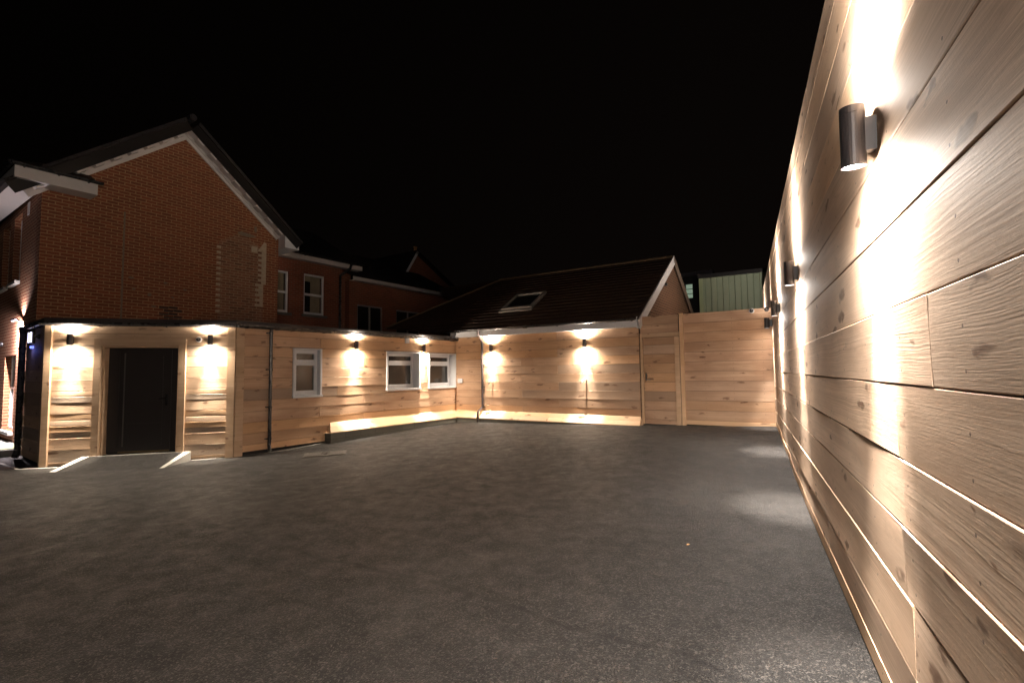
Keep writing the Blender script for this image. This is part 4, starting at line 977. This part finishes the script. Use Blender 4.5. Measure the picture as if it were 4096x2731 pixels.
# ================================================================ green shed, dark building
dC = Vector(((D[0] - C[0]), (D[1] - C[1]))).normalized()
r_ = ray(2812, 1480); Yp = 17.0; FK = frame((r_.x / r_.y * Yp, Yp, 0), (dC.x, dC.y, 0))
shed = thing('green_metal_shed', FK, 'pale green corrugated metal shed rising behind the back fence', 'shed')
kz = hz(FK, 2814, 1114); kl = 5.5; gm = MB(); x = 0; pit = .38
while x < kl:
    zz = [(x, 0), (x + pit * .42, 0), (x + pit * .5, .045), (x + pit * .92, .045), (x + pit, 0)]
    for i in range(4): gm.face([(zz[i][0], zz[i][1], 0), (zz[i + 1][0], zz[i + 1][1], 0), (zz[i + 1][0], zz[i + 1][1], kz), (zz[i][0], zz[i][1], kz)])
    x += pit
gm.box(0, kl, .06, 5, 0, kz - .05); gm.build('metal_cladding', M['green'], shed, FK)
MB().box(-.02, .10, -.05, .03, 0, kz + .0).build('corner_flashing', plain('pale green flashing', (.30, .34, .2), .5), shed, FK)
MB().box(-.05, kl, -.12, .2, kz + .001, kz + .12).build('roof_edge', M['barge'], shed, FK)
r_ = ray(2725, 1480); Yp = 19.0; FN = frame((r_.x / r_.y * Yp, Yp, 0), (dC.x, dC.y, 0))
db = thing('dark_outbuilding', FN, 'black outbuilding with one small lit window beside the green shed', 'building')
nz = hz(FN, 2760, 1108); wl_ = hit(FN, 2742, 1138); wr_ = hit(FN, 2769.5, 1138); wb_ = hz(FN, 2760, 1192)
wm = MB()
for (a, b, c, d) in rects_minus((-.5, 1.4, 0, nz), [(wl_[0], wr_[0], wb_, wl_[1])]): wm.box(a, b, 0, .3, c, d)
wm.build('wall', M['barge'], db, FN)
MB().box(-.6, 1.3, -.15, 3, nz + .001, nz + .16).build('roof', plain('dark metal roof edge', (.08, .07, .08), .35, .4), db, FN)
lw = MB(); lw.box(wl_[0], wr_[0], .1, .12, wb_, wl_[1]); lwf = lw.build('window', M['litwin'], db, FN)
bar = MB(); 
for f_ in (.33, .66): z = wb_ + (wl_[1] - wb_) * f_; bar.box(wl_[0], wr_[0], .07, .095, z - .012, z + .012)
bar.build('glazing_bars', M['barge'], lwf, FN)

# ================================================================ small fittings
def eyeball(F, px, py, label, white=True, r=.055, yaw=0.0):
    u, z = hit(F, px, py, -.05); T = F @ Matrix.Translation((u, -.028, z))
    o = thing('security_camera', T, label, 'security camera', 'round security cameras')
    MB().lathe([(r, 0), (r, -.02), (r * .92, -.035), (r * .7, -.036)], axis=1).build('camera_base', M['upvc'] if white else M['black'], o, T)
    b = MB().lathe([(.0005 + r * .74 * math.sin(a * math.pi / 16), -.035 - r * .55 * math.cos(a * math.pi / 16)) for a in range(9)], axis=1).build('camera_ball', M['black'], o, T)
    MB().lathe([(.0001, -.072), (r * .26, -.070), (r * .3, -.060)], axis=1, seg=16).build('camera_lens', M['steel'], b, T @ Matrix.Rotation(R(-12), 4, 'X'))
    return o
eyeball(FA, 795, 1358, 'white round camera between the black door and the lamp')
eyeball(FC, 3006, 1243, 'white round camera at the top of the back fence')
eyeball(FC, 3066, 1237, 'black round camera at the fence top beside the tall right wall', False, .05)
eyeball(FS, 153, 1346, 'black round camera on the dark side return of the extension', False, .05)
eyeball(Fg, 2665, 1138, 'dark round camera under the barn barge board', False, .05)
eyeball(FH, 5, 1377, 'black round camera at the left edge of the photo on brick', False, .06)
# bullet floodlight on the side wall
u, z = hit(FH, 58, 1280, -.12); T = FH @ Matrix.Translation((u, -.12, z))
fl = thing('floodlight', T, 'black tube floodlight on a bracket on the brick side wall', 'floodlight')
MB().tube([(-.10, -.02, .0), (.07, .02, .01)], .036, 16).build('lamp_body', M['lampbody'], fl, T)
MB().tube([(.05, .02, 0), (.12, .06, 0), (.14, .105, 0)], .014, 10).build('bracket', M['lampbody'], fl, T)
for nm, en, s_, rot in (('beam', 1500, 120, (0, R(12), 0)), ('up', 110, 130, (R(180), 0, 0)), ('wash', 1500, 165, (R(0), R(40), 0))):
    ld = bpy.data.lights.new(nm, 'SPOT'); ld.energy = en; ld.spot_size = R(s_); ld.spot_blend = .8; ld.color = (1, .88, .92); ld.shadow_soft_size = .02
    from mathutils import Euler
    link(bpy.data.objects.new('lamp_' + nm, ld), fl, T @ Matrix.Translation((.17, .02, .05 if nm == 'up' else -.05)) @ Euler(rot).to_matrix().to_4x4())
# alarm box with blue beacon on the side return
u, z = hit(FS, 130, 1350, -.04); T = FS @ Matrix.Translation((u, -.022, z))
al = thing('alarm_box', T, 'small alarm box with glowing blue beacon under the side gutter', 'alarm box')
MB().box(-.16, .16, -.05, 0, -.13, .14).build('housing', M['black'], al, T)
MB().lathe([(.0001, -.05), (.045, -.045), (.05, -.02), (.05, 0)], (0, 0, -.17), axis=2, seg=18).build('blue_beacon', M['blue'], al, T)
for xx in (-.09, .12): MB().tube([(xx, -.058, -.10), (xx, -.058, .10)], .014, 10).build('light_tube', M['bluew'], al, T)
ld = bpy.data.lights.new('blue', 'POINT'); ld.energy = 1.0; ld.color = (.15, .2, 1); ld.shadow_soft_size = .04; link(bpy.data.objects.new('beacon_light', ld), al, T @ Matrix.Translation((0, -.12, -.25)))
# white switch box, vent, protruding wall hooks
u, z = hit(FC, 1846, 1523); T = FC @ Matrix.Translation((u, -.026, z)); sb = thing('socket_box', T, 'white weatherproof socket box left of the barn downpipe', 'socket box')
MB().box(-.085, .06, -.06, 0, -.065, .07).build('housing', M['upvc'], sb, T); MB().box(.02, .095, -.075, -.0605, -.05, .06).build('lid', M['upvc'], sb, T)
u, z = hit(FB, 1624, 1363); T = FB @ Matrix.Translation((u, -.026, z)); vb_ = thing('wall_vent', T, 'small white vent box just under the gutter of the extension', 'vent')
MB().box(-.065, .065, -.045, 0, -.065, .07).build('housing', M['upvc'], vb_, T)
sv = MB(); [sv.box(-.055, .055, -.05, -.0455, -.05 + .025 * i, -.04 + .025 * i) for i in range(5)]; sv.build('louvre', M['soff'], vb_, T)
for px, py, lb in ((1962, 1528, 'white cable loop sticking out of the boards under the lamp by the downpipe'), (2336, 1523, 'white cable loop sticking out of the boards under the lamp near the gate')):
    u, z = hit(FC, px, py, -.06); T = FC @ Matrix.Translation((u, -.025, z)); ck = thing('cable_loop', T, lb, 'cable', 'cable loops under the barn lamps')
    MB().tube([(.05, .0, .05), (.045, -.05, .055), (.02, -.09, .03), (-.02, -.10, -.02), (-.05, -.09, -.06), (-.05, -.08, -.07)], .011, 10).build('cable', M['upvc'], ck, T)
    MB().tube([(.07, .0, .045), (.05, -.06, .04), (.0, -.085, -.01), (-.03, -.08, -.055)], .008, 8).build('cable', M['conc'], ck, T)
